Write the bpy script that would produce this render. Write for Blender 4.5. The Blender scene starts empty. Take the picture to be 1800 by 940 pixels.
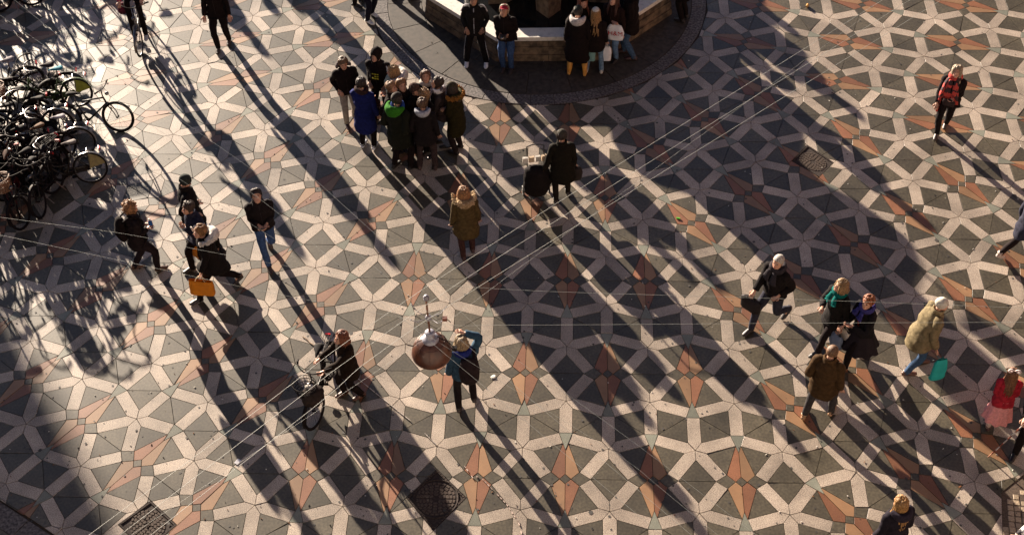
import bpy, math, random
from math import sin, cos, pi, radians as rad, hypot, atan2, sqrt
from mathutils import Vector as V, Matrix, noise
random.seed(7)
S = bpy.context.scene
COL = S.collection

# ---------------------------------------------------------------- camera
U = 0.74                                   # metres per paving module
YAW, PITCH, ROLL, FPX = -0.0591, 0.8173, -0.0318, 2399.86
FW = V((sin(YAW)*cos(PITCH), cos(YAW)*cos(PITCH), -sin(PITCH)))
_r = V((cos(YAW), -sin(YAW), 0)); _u = _r.cross(FW)
RT = _r*cos(ROLL) + _u*sin(ROLL)
UP = _u*cos(ROLL) - _r*sin(ROLL)
CAM = V((-0.0081, -19.0482, 24.7598))*U
cd = bpy.data.cameras.new('camera'); cam = bpy.data.objects.new('camera', cd); COL.objects.link(cam)
cam.matrix_world = Matrix(((RT.x, UP.x, -FW.x, CAM.x), (RT.y, UP.y, -FW.y, CAM.y), (RT.z, UP.z, -FW.z, CAM.z), (0, 0, 0, 1)))
cd.sensor_width = 36; cd.lens = FPX/1800*36; cd.clip_start = 0.2; cd.clip_end = 2000
S.camera = cam

# ---------------------------------------------------------------- light
SUN_AZ, SUN_EL = 124.0, 13.0               # where the sun stands (angle from +X, height)
w = bpy.data.worlds.new('World'); S.world = w; w.use_nodes = True
nt = w.node_tree; bg = nt.nodes['Background']
sky = nt.nodes.new('ShaderNodeTexSky'); sky.sky_type = 'NISHITA'; sky.sun_disc = False
sky.dust_density = 0.2; sky.ozone_density = 0.5; sky.air_density = 0.28; sky.sun_elevation = rad(SUN_EL); sky.sun_rotation = rad(90-SUN_AZ)
nt.links.new(sky.outputs[0], bg.inputs[0]); bg.inputs[1].default_value = 0.05
sl = bpy.data.lights.new('sun', 'SUN'); sl.energy = 5.0; sl.angle = rad(0.5); sl.color = (1.0, 0.84, 0.67)
so = bpy.data.objects.new('sun', sl); COL.objects.link(so); so.location = (-20, 30, 20)
sd = V((cos(rad(SUN_AZ))*cos(rad(SUN_EL)), sin(rad(SUN_AZ))*cos(rad(SUN_EL)), sin(rad(SUN_EL))))
so.rotation_euler = sd.to_track_quat('Z', 'Y').to_euler()
S.view_settings.view_transform = 'Standard'; S.view_settings.look = 'None'
S.view_settings.exposure = 2.08; S.view_settings.gamma = 1
S.view_settings.use_curve_mapping = False
S.cycles.max_bounces = 5

# ---------------------------------------------------------------- helpers
def ground(px, py, z=0.0):
    """point of the place that lies at height z in the direction of a measured spot of the photograph"""
    d = FW*FPX + RT*(px-900) - UP*(py-470)
    t = (z-CAM.z)/d.z
    return CAM + d*t
def proj(p):
    d = V(p)-CAM; z = d.dot(FW)
    return (900+FPX*d.dot(RT)/z, 470-FPX*d.dot(UP)/z)

MATS = {}
def mat(name, col, rough=0.8, col2=None, scale=20.0, bump=0.0, metal=0.0, sheen=0.0, detail=3, spec=None, rand=0.0, coords='Object', contrast=(0.35, 0.65), bscale=None, trans=0.0, dirt=0.0, bdist=0.01):
    if name in MATS: return MATS[name]
    m = bpy.data.materials.new(name); m.use_nodes = True; n = m.node_tree; L = n.links
    b = n.nodes['Principled BSDF']; b.inputs['Roughness'].default_value = rough; b.inputs['Metallic'].default_value = metal
    if spec is not None: b.inputs['Specular IOR Level'].default_value = spec
    if sheen: b.inputs['Sheen Weight'].default_value = sheen
    if trans: b.inputs['Transmission Weight'].default_value = trans
    col2 = col2 or tuple(c*0.7 for c in col)
    tc = n.nodes.new('ShaderNodeTexCoord')
    nz = n.nodes.new('ShaderNodeTexNoise'); nz.inputs['Scale'].default_value = scale; nz.inputs['Detail'].default_value = detail
    cr = n.nodes.new('ShaderNodeValToRGB'); cr.color_ramp.elements[0].position = contrast[0]; cr.color_ramp.elements[1].position = contrast[1]
    cr.color_ramp.elements[0].color = (*col2, 1); cr.color_ramp.elements[1].color = (*col, 1)
    L.new(tc.outputs[coords], nz.inputs[0]); L.new(nz.outputs[0], cr.inputs[0])
    out = cr.outputs[0]
    if rand:
        oi = n.nodes.new('ShaderNodeObjectInfo'); ge = n.nodes.new('ShaderNodeNewGeometry')
        ad = n.nodes.new('ShaderNodeMath'); ad.operation = 'ADD'; L.new(oi.outputs['Random'], ad.inputs[0]); L.new(ge.outputs['Random Per Island'], ad.inputs[1])
        fr = n.nodes.new('ShaderNodeMath'); fr.operation = 'FRACT'; L.new(ad.outputs[0], fr.inputs[0])
        mr = n.nodes.new('ShaderNodeMapRange'); mr.inputs[3].default_value = 1-rand; mr.inputs[4].default_value = 1+rand; L.new(fr.outputs[0], mr.inputs[0])
        hs = n.nodes.new('ShaderNodeHueSaturation'); L.new(mr.outputs[0], hs.inputs['Value']); L.new(out, hs.inputs['Color']); out = hs.outputs[0]
    if dirt:                                   # patchy wear that runs on across neighbouring pieces
        gp_ = n.nodes.new('ShaderNodeNewGeometry'); n1 = n.nodes.new('ShaderNodeTexNoise'); n1.inputs['Scale'].default_value = 0.9; n1.inputs['Detail'].default_value = 9; n1.inputs['Roughness'].default_value = 0.68
        L.new(gp_.outputs['Position'], n1.inputs[0]); m1 = n.nodes.new('ShaderNodeMapRange'); m1.inputs[1].default_value = 0.36; m1.inputs[2].default_value = 0.62; m1.inputs[3].default_value = 1-dirt; m1.inputs[4].default_value = 1.04
        L.new(n1.outputs[0], m1.inputs[0]); h2 = n.nodes.new('ShaderNodeHueSaturation'); L.new(m1.outputs[0], h2.inputs['Value']); L.new(out, h2.inputs['Color']); out = h2.outputs[0]
    L.new(out, b.inputs['Base Color'])
    if bump:
        bp = n.nodes.new('ShaderNodeBump'); bp.inputs['Strength'].default_value = bump; bp.inputs['Distance'].default_value = bdist
        nb = nz
        if bscale:
            nb = n.nodes.new('ShaderNodeTexNoise'); nb.inputs['Scale'].default_value = bscale; nb.inputs['Detail'].default_value = 4; L.new(tc.outputs[coords], nb.inputs[0])
        L.new(nb.outputs[0], bp.inputs['Height']); L.new(bp.outputs[0], b.inputs['Normal'])
    MATS[name] = m
    return m

def tag(o, label=None, cat=None, group=None, kind=None):
    if label: o['label'] = label
    if cat: o['category'] = cat
    if group: o['group'] = group
    if kind: o['kind'] = kind
    return o
def empty(name, loc=(0, 0, 0), rz=0.0):
    o = bpy.data.objects.new(name, None); o.empty_display_size = 0.2; COL.objects.link(o); o.location = loc; o.rotation_euler = (0, 0, rz); return o

class MB:
    """collects polygons; build() links them as one mesh object"""
    def __init__(s): s.v = []; s.f = []; s.m = []; s.ms = []
    def mi(s, m):
        if m is None: return 0
        if m not in s.ms: s.ms.append(m)
        return s.ms.index(m)
    def add(s, vs, fs, m=None):
        o = len(s.v); s.v += [tuple(x) for x in vs]; k = s.mi(m)
        for f in fs: s.f.append(tuple(i+o for i in f)); s.m.append(k)
    def box(s, c, size, rz=0.0, m=None, rot=None, taper=1.0):
        hx, hy, hz = size[0]/2, size[1]/2, size[2]/2; vs = []
        R = rot if rot is not None else Matrix.Rotation(rz, 3, 'Z')
        for z in (-1, 1):
            t = taper if z > 0 else 1
            for x, y in ((-1, -1), (1, -1), (1, 1), (-1, 1)): vs.append(V(c) + R @ V((x*hx*t, y*hy*t, z*hz)))
        s.add(vs, [(3, 2, 1, 0), (4, 5, 6, 7), (0, 1, 5, 4), (1, 2, 6, 5), (2, 3, 7, 6), (3, 0, 4, 7)], m)
    def tube(s, pts, rads, seg=8, side=None, m=None, sub=0, closed=False, wob=0.0, caps=True, seed=0.0, wf=7.0):
        """lofted tube; a radius may be a pair (along side, across)"""
        P = [V(p) for p in pts]
        Rr = [r if isinstance(r, (tuple, list)) else (r, r) for r in rads] if isinstance(rads, (list, tuple)) and len(rads) == len(pts) else [(rads, rads)]*len(pts)
        if sub and len(P) > 2:
            P2, R2 = [], []; n = len(P)
            rng = range(n if closed else n-1)
            for i in rng:
                a = P[(i-1) % n] if (closed or i > 0) else P[0]*2-P[1]
                b = P[i]; c = P[(i+1) % n]; d = P[(i+2) % n] if (closed or i < n-2) else P[-1]*2-P[-2]
                ra = Rr[i]; rb = Rr[(i+1) % n]
                for k in range(sub):
                    t = k/sub; t2 = t*t; t3 = t2*t
                    P2.append(0.5*((2*b)+(-a+c)*t+(2*a-5*b+4*c-d)*t2+(-a+3*b-3*c+d)*t3))
                    e = t*t*(3-2*t); R2.append((ra[0]+(rb[0]-ra[0])*e, ra[1]+(rb[1]-ra[1])*e))
            if not closed: P2.append(P[-1]); R2.append(Rr[-1])
            P, Rr = P2, R2
        n = len(P); vs = []; prev = V(side) if side is not None else None
        for i in range(n):
            if closed: t = P[(i+1) % n]-P[(i-1) % n]
            else: t = P[min(i+1, n-1)]-P[max(i-1, 0)]
            t = t.normalized() if t.length > 1e-9 else V((0, 0, 1))
            if prev is None: prev = t.orthogonal()
            hint = V(side) if side is not None else prev
            a = hint - t*hint.dot(t)
            if a.length < 1e-3: a = prev - t*prev.dot(t)
            a.normalize(); b = t.cross(a)
            if side is None: prev = a
            for k in range(seg):
                th = 2*pi*k/seg; q = a*(cos(th)*Rr[i][0]) + b*(sin(th)*Rr[i][1])
                if wob:
                    w_ = noise.noise(V((cos(th)*1.3+seed*3.1, sin(th)*1.3+seed, P[i].z*wf+P[i].x*wf*0.4+seed)))
                    q *= 1+wob*w_
                vs.append(P[i]+q)
        fs = []
        for i in range(n if closed else n-1):
            j = (i+1) % n
            for k in range(seg): l = (k+1) % seg; fs.append((i*seg+k, i*seg+l, j*seg+l, j*seg+k))
        if caps and not closed: fs.append(tuple(range(seg-1, -1, -1))); fs.append(tuple(range((n-1)*seg, n*seg)))
        s.add(vs, fs, m)
    def ball(s, c, r, seg=10, rings=7, m=None, wob=0.0, seed=0.0, R=None, wf=3.0):
        r = r if isinstance(r, (tuple, list)) else (r, r, r); vs = []; fs = []
        for i in range(rings+1):
            ph = pi*i/rings
            for k in range(seg):
                th = 2*pi*k/seg; d = V((sin(ph)*cos(th), sin(ph)*sin(th), cos(ph)))
                q = V((d.x*r[0], d.y*r[1], d.z*r[2]))
                if wob: q *= 1+wob*noise.noise(d*wf+V((seed, seed*2, 0)))
                if R is not None: q = R @ q
                vs.append(V(c)+q)
        for i in range(rings):
            for k in range(seg): l = (k+1) % seg; fs.append((i*seg+k, (i+1)*seg+k, (i+1)*seg+l, i*seg+l))
        s.add(vs, fs, m)
    def prism(s, poly, z0, z1, m=None, ch=0.0, inset=0.0):
        n = len(poly); c = [sum(p[0] for p in poly)/n, sum(p[1] for p in poly)/n]
        def ring(ins, z):
            out = []
            for p in poly:
                dx, dy = p[0]-c[0], p[1]-c[1]; L = hypot(dx, dy) or 1
                out.append((p[0]-dx/L*ins, p[1]-dy/L*ins, z))
            return out
        rs = [ring(inset, z0), ring(inset, z1-ch)] + ([ring(inset+ch*1.2, z1)] if ch else [])
        if not ch: rs[1] = ring(inset, z1)
        vs = sum(rs, []); fs = []
        for r in range(len(rs)-1):
            for k in range(n): l = (k+1) % n; fs.append((r*n+k, r*n+l, (r+1)*n+l, (r+1)*n+k))
        fs.append(tuple((len(rs)-1)*n+k for k in range(n)))
        s.add(vs, fs, m)
    def mesh(s, name, m=None, smooth=False):
        me = bpy.data.meshes.new(name); me.from_pydata(s.v, [], s.f)
        ms = s.ms or ([m] if m else [])
        for x in ms: me.materials.append(x)
        if s.ms: me.polygons.foreach_set('material_index', s.m)
        if smooth: me.polygons.foreach_set('use_smooth', [True]*len(me.polygons))
        me.update(); return me
    def build(s, name, m=None, parent=None, smooth=False, loc=None, rot=None):
        if not s.v: return None
        o = bpy.data.objects.new(name, s.mesh(name, m, smooth)); COL.objects.link(o)
        if parent is not None: o.parent = parent
        if loc is not None: o.location = loc
        if rot is not None: o.rotation_euler = rot
        return o
# ================================================================ paving
M_GRAN = mat('pale_granite', (0.50, 0.425, 0.335), 0.42, (0.24, 0.19, 0.165), 62, 0.06, detail=3, rand=0.16, contrast=(0.38, 0.60), bscale=90, spec=0.5, dirt=0.42)
M_SLATE = mat('grey_slate', (0.102, 0.086, 0.058), 0.41, (0.054, 0.045, 0.030), 22, 0.05, detail=6, rand=0.24, bscale=60, spec=0.55, dirt=0.4)
M_ORANGE = mat('orange_sandstone', (0.235, 0.105, 0.052), 0.44, (0.18, 0.07, 0.035), 45, 0.06, detail=3, rand=0.2, bscale=90, spec=0.55, dirt=0.3)
M_TAN = mat('tan_sandstone', (0.255, 0.155, 0.08), 0.44, (0.25, 0.13, 0.065), 40, 0.06, detail=4, rand=0.2, bscale=90, spec=0.55, dirt=0.3)
M_GREEN = mat('green_grey_granite', (0.23, 0.235, 0.19), 0.4, (0.16, 0.165, 0.135), 45, 0.08, detail=3, rand=0.2, spec=0.4, dirt=0.3)
M_JOINT = mat('joint_sand', (0.055, 0.035, 0.022), 0.95, (0.03, 0.02, 0.014), 30, 0.4)
M_SETT = mat('sett_stone', (0.42, 0.33, 0.23), 0.7, (0.25, 0.19, 0.13), 40, 0.5, detail=4, rand=0.2)
def RO(v, a): a = rad(a); return (v[0]*cos(a)-v[1]*sin(a), v[0]*sin(a)+v[1]*cos(a))
A01, P01 = -72.0, (2.853, 3.736)
P12 = (7.25, 10.53); AX = -0.951
def side(p, q, ang):                       # > 0 on the left of the line through q
    return (p[0]-q[0])*(-sin(rad(ang))) + (p[1]-q[1])*cos(rad(ang))
def inside(k, p, e=0.32):
    if k < 0: p = (2*AX-p[0], p[1]); k = -k
    s1 = side(p, P01, A01); s2 = side(p, P12, -36)
    if k == 0: return s1 < e and side((2*AX-p[0], p[1]), P01, A01) < e
    if k == 1: return s1 > -e and s2 < e
    return s2 > -e and s1 > -e
ANCH = {0: (0, 0), 1: (4.392, 5.663), 2: (13.6248, 8.51696), -1: (-6.294, 5.663), -2: (-15.5268, 8.51696)}
stars = []; star_key = {}
def near(d, p, tol=0.12):
    i, j = round(p[0]/0.25), round(p[1]/0.25)
    for a in (i-1, i, i+1):
        for b in (j-1, j, j+1):
            for q in d.get((a, b), ()):
                if hypot(q[0]-p[0], q[1]-p[1]) < tol: return q
    return None
def put(d, p): d.setdefault((round(p[0]/0.25), round(p[1]/0.25)), []).append(p)
skey = {}
for k, an in ANCH.items():
    for i in range(-26, 27):
        for j in range(-14, 15):
            for up in (0, 1):
                x, y = RO((1.902113*i+0.951057*j, 2.927051*j + up*1.618034), 36*k); p = (x+an[0], y+an[1])
                if not inside(k, p): continue
                q = proj((p[0]*U, p[1]*U, 0))
                if not (-230 < q[0] < 2030 and -110 < q[1] < 1110): continue
                if (V((p[0]*U, p[1]*U, 0))-CAM).length > 60: continue
                if near(skey, p): continue
                # arm class: unrotated lower star (down arm) -> -90+36k ; upper star -> +90+36k
                base = (90 if up else -90) + 36*k
                put(skey, (p[0], p[1], base % 72)); stars.append((p[0], p[1], base % 72))
nodes = {}; nlist = []; edges = {}
def node_of(p):
    q = near(nodes, p, 0.15)
    if q is None: q = (p[0], p[1], len(nlist)); put(nodes, q); nlist.append(q)
    return q
adj_s = {}; adj_n = {}
for si, (x, y, b) in enumerate(stars):
    for r in range(5):
        a = b+72*r; q = node_of((x+cos(rad(a)), y+sin(rad(a))))
        adj_s.setdefault(si, []).append((q[2], a % 360)); adj_n.setdefault(q[2], []).append((si, (a+180) % 360))
W_ = 0.30                                   # slab width in modules
IN_STONE = []                               # (kind, polygon in modules)
for si, (x, y, b) in enumerate(stars):
    for q, a in adj_s[si]:
        L = 1-0.363*W_
        pts = [(0, 0), (0.688*W_, -W_/2), (L, -W_/2), (L, W_/2), (0.688*W_, W_/2)]
        IN_STONE.append(('granite_slab', [(x+RO(p, a)[0], y+RO(p, a)[1]) for p in pts]))
# faces
def nxt(kind, idx, frm):
    """turn as far left as possible: next half edge clockwise from the one we came by"""
    lst = adj_s[idx] if kind == 's' else adj_n[idx]
    best = None
    for o, a in lst:
        d = (frm-a) % 360
        if d < 1: d = 360
        if best is None or d < best[0]: best = (d, o, a)
    return best[1], best[2]
seen = set(); faces_ = []
for si in adj_s:
    for q, a in adj_s[si]:
        if (si, q, 0) in seen: continue
        path = []; cur = ('s', si, q, a); ok = False
        for _ in range(14):
            kind, i, o, ang = cur
            seen.add((i, o, 0) if kind == 's' else (i, o, 1))
            path.append((kind, i, ang))
            k2 = 'n' if kind == 's' else 's'
            no, na = nxt(k2, o, (ang+180) % 360)
            cur = (k2, o, no, na)
            if cur[0] == 's' and cur[1] == si and cur[2] == q: ok = True; break
        if ok and len(path) >= 4: faces_.append(path)
def pos(kind, i): return (stars[i][0], stars[i][1]) if kind == 's' else (nlist[i][0], nlist[i][1])
def rot_poly(P, a, o): return [(o[0]+RO(p, a)[0], o[1]+RO(p, a)[1]) for p in P]
for path in faces_:
    n = len(path); vs = [pos(k, i) for k, i, a in path]
    area = sum(vs[i][0]*vs[(i+1) % n][1]-vs[(i+1) % n][0]*vs[i][1] for i in range(n))/2
    if area <= 0.05: continue
    info = []
    for t in range(n):
        k, i, aout = path[t]; ain = path[t-1][2]
        inter = (ain+180-aout) % 360         # interior angle, CCW face
        mid = aout+inter/2
        v = vs[t]; c1 = c2 = None
        if k == 's' or abs(inter-108) < 12:
            d = (W_/2)/sin(rad(inter/2)); c1 = (v[0]+cos(rad(mid))*d, v[1]+sin(rad(mid))*d); info.append((k, inter, mid, c1, c1))
        else:
            e = 0.363*W_
            # end corners of the incoming and of the outgoing slab on this face's side
            b_in = ain+180; pin = (v[0]+cos(rad(b_in))*e + cos(rad(b_in-90))*W_/2, v[1]+sin(rad(b_in))*e+sin(rad(b_in-90))*W_/2)
            pout = (v[0]+cos(rad(aout))*e+cos(rad(aout+90))*W_/2, v[1]+sin(rad(aout))*e+sin(rad(aout+90))*W_/2)
            info.append((k, inter, mid, pin, pout))
    sig = [round(x[1]/36) for x in info]
    if n == 4:
        nd = [t for t in range(4) if info[t][0] == 'n']; st = [t for t in range(4) if info[t][0] == 's']
        for s_ in st: IN_STONE.append(('slate_stone', [info[s_][3], info[(s_+1) % 4][4], info[(s_-1) % 4][3]]))
    elif n == 8 and sorted(sig) == [2, 2, 2, 2, 4, 4, 7, 7]:
        t0 = sig.index(4)
        C = ((vs[t0][0]+vs[(t0+4) % 8][0])/2, (vs[t0][1]+vs[(t0+4) % 8][1])/2)
        ax = atan2(vs[t0][1]-C[1], vs[t0][0]-C[0])*180/pi - 90
        def loc(p): return RO((p[0]-C[0], p[1]-C[1]), -ax)
        qx = abs(loc(vs[(t0+2) % 8])[0])
        half = (qx + 0.618*W_) - 1.416*W_     # half diagonal of the little square
        T = loc(vs[t0])                       # (0, ty)
        e = 0.363*W_
        base_y = T[1] + e                     # bar end above node (bar comes from above)
        apex = (0, base_y - 1.539*W_)
        Bl, Br = (-W_/2, base_y), (W_/2, base_y)
        c1l = (Bl[0] + W_*sin(rad(18)), Bl[1]-W_*cos(rad(18)))
        Qk = (-(qx+0.618*W_), 0)
        ku = (Qk[0]+W_*cos(rad(36)), W_*sin(rad(36)))
        sq = (-half, 0); sqt = (0, half)
        A_ = loc(info[(t0+1) % 8][3])
        quarter = [('red', [c1l, ku, sq, sqt, apex]), ('slate_stone', [A_, ku, c1l])]
        for sx, sy, cc in ((1, 1, 0), (-1, 1, 1), (-1, -1, 0), (1, -1, 1)):
            for kd, P in quarter:
                Q = [(p[0]*sx, p[1]*sy) for p in P]
                if sx*sy < 0: Q = Q[::-1]
                kk = kd if kd != 'red' else ('orange_stone' if cc == 0 else 'tan_stone')
                IN_STONE.append((kk, rot_poly(Q, ax, C)))
        for sy in (1, -1):
            Q = [(Bl[0], Bl[1]*sy), (apex[0], apex[1]*sy), (Br[0], Br[1]*sy)]
            IN_STONE.append(('green_wedge_stone', rot_poly(Q if sy > 0 else Q[::-1], ax, C)))
        for sx in (1, -1):
            Q = [(Qk[0]*sx, 0), (ku[0]*sx, -ku[1]), (sq[0]*sx, 0), (ku[0]*sx, ku[1])]
            IN_STONE.append(('slate_stone', rot_poly(Q if sx > 0 else Q[::-1], ax, C)))
        IN_STONE.append(('small_square_stone', rot_poly([(-half, 0), (0, -half), (half, 0), (0, half)], ax, C)))
    elif n <= 12:
        P = []
        for x in info:
            P.append(x[3])
            if x[4] != x[3]: P.append(x[4])
        IN_STONE.append(('slate_stone', P))
        for x in info:
            if x[0] == 'n' and abs(x[1]-144) < 12: pass

# things let into the paving: (centre, half sizes, rotation) squares cut out of the stones
def clip(poly, nx, ny, d, keep_pos):
    out = []; n = len(poly)
    for i in range(n):
        a, b = poly[i], poly[(i+1) % n]; da = a[0]*nx+a[1]*ny-d; db = b[0]*nx+b[1]*ny-d
        if not keep_pos: da, db = -da, -db
        if da >= 0: out.append(a)
        if (da >= 0) != (db >= 0): t = da/(da-db); out.append((a[0]+(b[0]-a[0])*t, a[1]+(b[1]-a[1])*t))
    return out
def parea(P): return abs(sum(P[i][0]*P[(i+1) % len(P)][1]-P[(i+1) % len(P)][0]*P[i][1] for i in range(len(P))))/2
def cut_hole(polys, hole):
    out = []
    for k, P in polys:
        rest = P; pieces = []
        hx = [h[0] for h in hole]; hy = [h[1] for h in hole]
        if max(p[0] for p in P) < min(hx) or min(p[0] for p in P) > max(hx) or max(p[1] for p in P) < min(hy) or min(p[1] for p in P) > max(hy):
            out.append((k, P)); continue
        for i in range(len(hole)):
            a, b = hole[i], hole[(i+1) % len(hole)]; nx, ny = b[1]-a[1], -(b[0]-a[0]); L = hypot(nx, ny); nx /= L; ny /= L
            d = a[0]*nx+a[1]*ny
            o = clip(rest, nx, ny, d, True)
            if len(o) >= 3 and parea(o) > 2e-4: pieces.append(o)
            rest = clip(rest, nx, ny, d, False)
            if len(rest) < 3: break
        if len(rest) < 3 or parea(rest) < 1e-5: out.append((k, P))
        else: out += [(k, q) for q in pieces]
    return out
FC = V((AX*U, 15.44*U, 0))                  # the fountain's middle
RING_IN, RING_OUT = 3.42, 3.74
STONES = [(k, [(p[0]*U, p[1]*U) for p in P]) for k, P in IN_STONE]
def gp(*a): v = ground(*a); return (v.x, v.y)
def square(c, h, a, r=1.0): return [(c[0]+RO(p, a)[0], c[1]+RO(p, a)[1]) for p in ((-h, -h*r), (h, -h*r), (h, h*r), (-h, h*r))]
def quad_px(pp): return [gp(*p) for p in pp]
HOLES = {}
def ccw(P): return P if sum(P[i][0]*P[(i+1) % len(P)][1]-P[(i+1) % len(P)][0]*P[i][1] for i in range(len(P))) > 0 else P[::-1]
HOLES['upper'] = ccw(quad_px([(1391, 283), (1419, 255), (1466, 286), (1440, 311)]))
HOLES['lower'] = ccw(quad_px([(207, 921), (265, 879), (311, 922), (255, 968)]))
HOLES['round'] = ccw(quad_px([(714, 874), (768, 824), (820, 874), (762, 932)]))
# the sett patch at the lower right and the granite border at the lower left
HOLES['setts'] = ccw(quad_px([(1757, 868), (1900, 752), (2100, 1000), (1900, 1150), (1768, 1150), (1763, 960)]))
HOLES['border'] = ccw(quad_px([(-180, 768), (0, 878), (112, 950), (320, 1090), (100, 1250), (-320, 1000)]))
for h in HOLES.values(): STONES = cut_hole(STONES, h)
out = []
for k, P in STONES:
    c = (sum(p[0] for p in P)/len(P), sum(p[1] for p in P)/len(P)); dx, dy = c[0]-FC.x, c[1]-FC.y; r = hypot(dx, dy)
    if r < RING_OUT+1.2:
        # cut with the tangent of the fountain's ring next to the stone
        sec = round(atan2(dy, dx)/(pi/12))*(pi/12); nx, ny = cos(sec), sin(sec)
        P = clip(P, nx, ny, FC.x*nx+FC.y*ny+RING_OUT+0.012, True)
        if len(P) < 3 or parea(P) < 1e-3: continue
    out.append((k, P))
STONES = out
MOF = {'granite_slab': M_GRAN, 'slate_stone': M_SLATE, 'orange_stone': M_ORANGE, 'tan_stone': M_TAN, 'green_wedge_stone': M_GREEN, 'small_square_stone': M_SLATE}
paving = empty('stone_paving'); tag(paving, kind='structure', label='patterned paving of pale granite stars, dark slate lozenges and orange kites')
GAP = 0.0045
def inset_poly(P, g):
    n = len(P); out = []; ar = sum(P[i][0]*P[(i+1) % n][1]-P[(i+1) % n][0]*P[i][1] for i in range(n))
    if ar < 0: P = P[::-1]
    for i in range(n):
        a, b, c = P[i-1], P[i], P[(i+1) % n]
        d1 = (b[0]-a[0], b[1]-a[1]); d2 = (c[0]-b[0], c[1]-b[1]); l1 = hypot(*d1) or 1e-9; l2 = hypot(*d2) or 1e-9
        n1 = (-d1[1]/l1, d1[0]/l1); n2 = (-d2[1]/l2, d2[0]/l2); s = 1+n1[0]*n2[0]+n1[1]*n2[1]
        if s < 0.25: s = 0.25
        out.append((b[0]+(n1[0]+n2[0])/s*g, b[1]+(n1[1]+n2[1])/s*g))
    return out
def clean(P):
    out = []
    for i, p in enumerate(P):
        q = P[i-1]
        if hypot(p[0]-q[0], p[1]-q[1]) > 0.004: out.append(p)
    return out
stone_cache = {}
def stone_mesh(kind, P):
    """canonical local polygon -> shared mesh; returns mesh, location, rotation"""
    n = len(P); c = (sum(p[0] for p in P)/n, sum(p[1] for p in P)/n)
    L = [hypot(P[i][0]-P[(i+1) % n][0], P[i][1]-P[(i+1) % n][1]) for i in range(n)]
    best = None
    for s in range(n):
        k = tuple(round(L[(s+i) % n]/0.02) for i in range(n))
        if best is None or k > best[0]: best = (k, s)
    s = best[1]; a = atan2(P[(s+1) % n][1]-P[s][1], P[(s+1) % n][0]-P[s][0])
    loc = [(cos(-a)*(P[(s+i) % n][0]-c[0])-sin(-a)*(P[(s+i) % n][1]-c[1]), sin(-a)*(P[(s+i) % n][0]-c[0])+cos(-a)*(P[(s+i) % n][1]-c[1])) for i in range(n)]
    key = (kind,)+tuple((round(x/0.012), round(y/0.012)) for x, y in loc)
    if key not in stone_cache:
        b = MB(); b.prism(loc, -0.045, 0.0, ch=0.0013); stone_cache[key] = b.mesh(kind, MOF[kind])
    return stone_cache[key], c, a
by = {}
for k, P in STONES:
    P = clean(P)
    if len(P) < 3: continue
    P = clean(inset_poly(P, GAP))
    if len(P) < 3 or parea(P) < 8e-4: continue
    c = (sum(p[0] for p in P)/len(P), sum(p[1] for p in P)/len(P)); q = proj((c[0], c[1], 0))
    vis = -20 < q[0] < 1820 and -20 < q[1] < 960
    d = (V((c[0], c[1], 0))-CAM).length
    by.setdefault(k, []).append(((0 if vis else 100)+d/sqrt(parea(P)), P))
for k, lst in by.items():
    lst.sort(key=lambda r: r[0]); rest = MB()
    for i, (s_, P) in enumerate(lst):
        zz = random.gauss(0, 0.0012)
        tx, ty = random.gauss(0, 0.005), random.gauss(0, 0.005)
        if i < 295:
            me, c, a = stone_mesh(k, P); o = bpy.data.objects.new(k, me); COL.objects.link(o); o.parent = paving
            o.location = (c[0], c[1], zz); o.rotation_euler = (tx, ty, a)
        else:
            b = MB(); b.prism(P, -0.045, 0, ch=0.0013)
            c = (sum(p[0] for p in P)/len(P), sum(p[1] for p in P)/len(P))
            rest.add([(v[0], v[1], v[2]+zz+(v[0]-c[0])*ty+(v[1]-c[1])*tx) for v in b.v], b.f)
    if rest.v: o = rest.build(k, MOF[k], paving); o['kind'] = 'stuff'
g = MB(); g.add([(-300, -300, -0.02), (300, -300, -0.02), (300, 300, -0.02), (-300, 300, -0.02)], [(0, 1, 2, 3)])
tag(g.build('ground', M_JOINT), kind='structure')
# ================================================================ fountain, its ring, covers, setts, border
M_RING = mat('ring_stone', (0.055, 0.042, 0.032), 0.75, (0.022, 0.017, 0.013), 9, 0.4, detail=7, rand=0.15, bscale=50)
M_BORDER = mat('border_granite', (0.15, 0.13, 0.125), 0.8, (0.035, 0.03, 0.03), 22, 0.6, detail=3, rand=0.12, bscale=60)
M_BASIN = mat('basin_stone', (0.17, 0.115, 0.07), 0.8, (0.045, 0.03, 0.02), 7, 0.35, detail=8, rand=0.1, bscale=40)
M_LEDGE = mat('ledge_stone', (0.66, 0.62, 0.56), 0.6, (0.50, 0.46, 0.41), 14, 0.2, detail=8, bscale=50, contrast=(0.3, 0.5))
M_WATER = mat('water', (0.012, 0.013, 0.014), 0.08, (0.008, 0.009, 0.01), 6, 0.12, spec=0.5)
M_BRONZE = mat('bronze', (0.07, 0.065, 0.045), 0.45, (0.03, 0.035, 0.03), 12, 0.2, metal=0.7)
M_IRON = mat('cast_iron', (0.045, 0.033, 0.028), 0.8, (0.025, 0.018, 0.016), 30, 0.4, spec=.2)
M_IRON2 = mat('worn_iron', (0.085, 0.062, 0.048), 0.75, (0.05, 0.036, 0.03), 40, 0.3, spec=.2)

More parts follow.
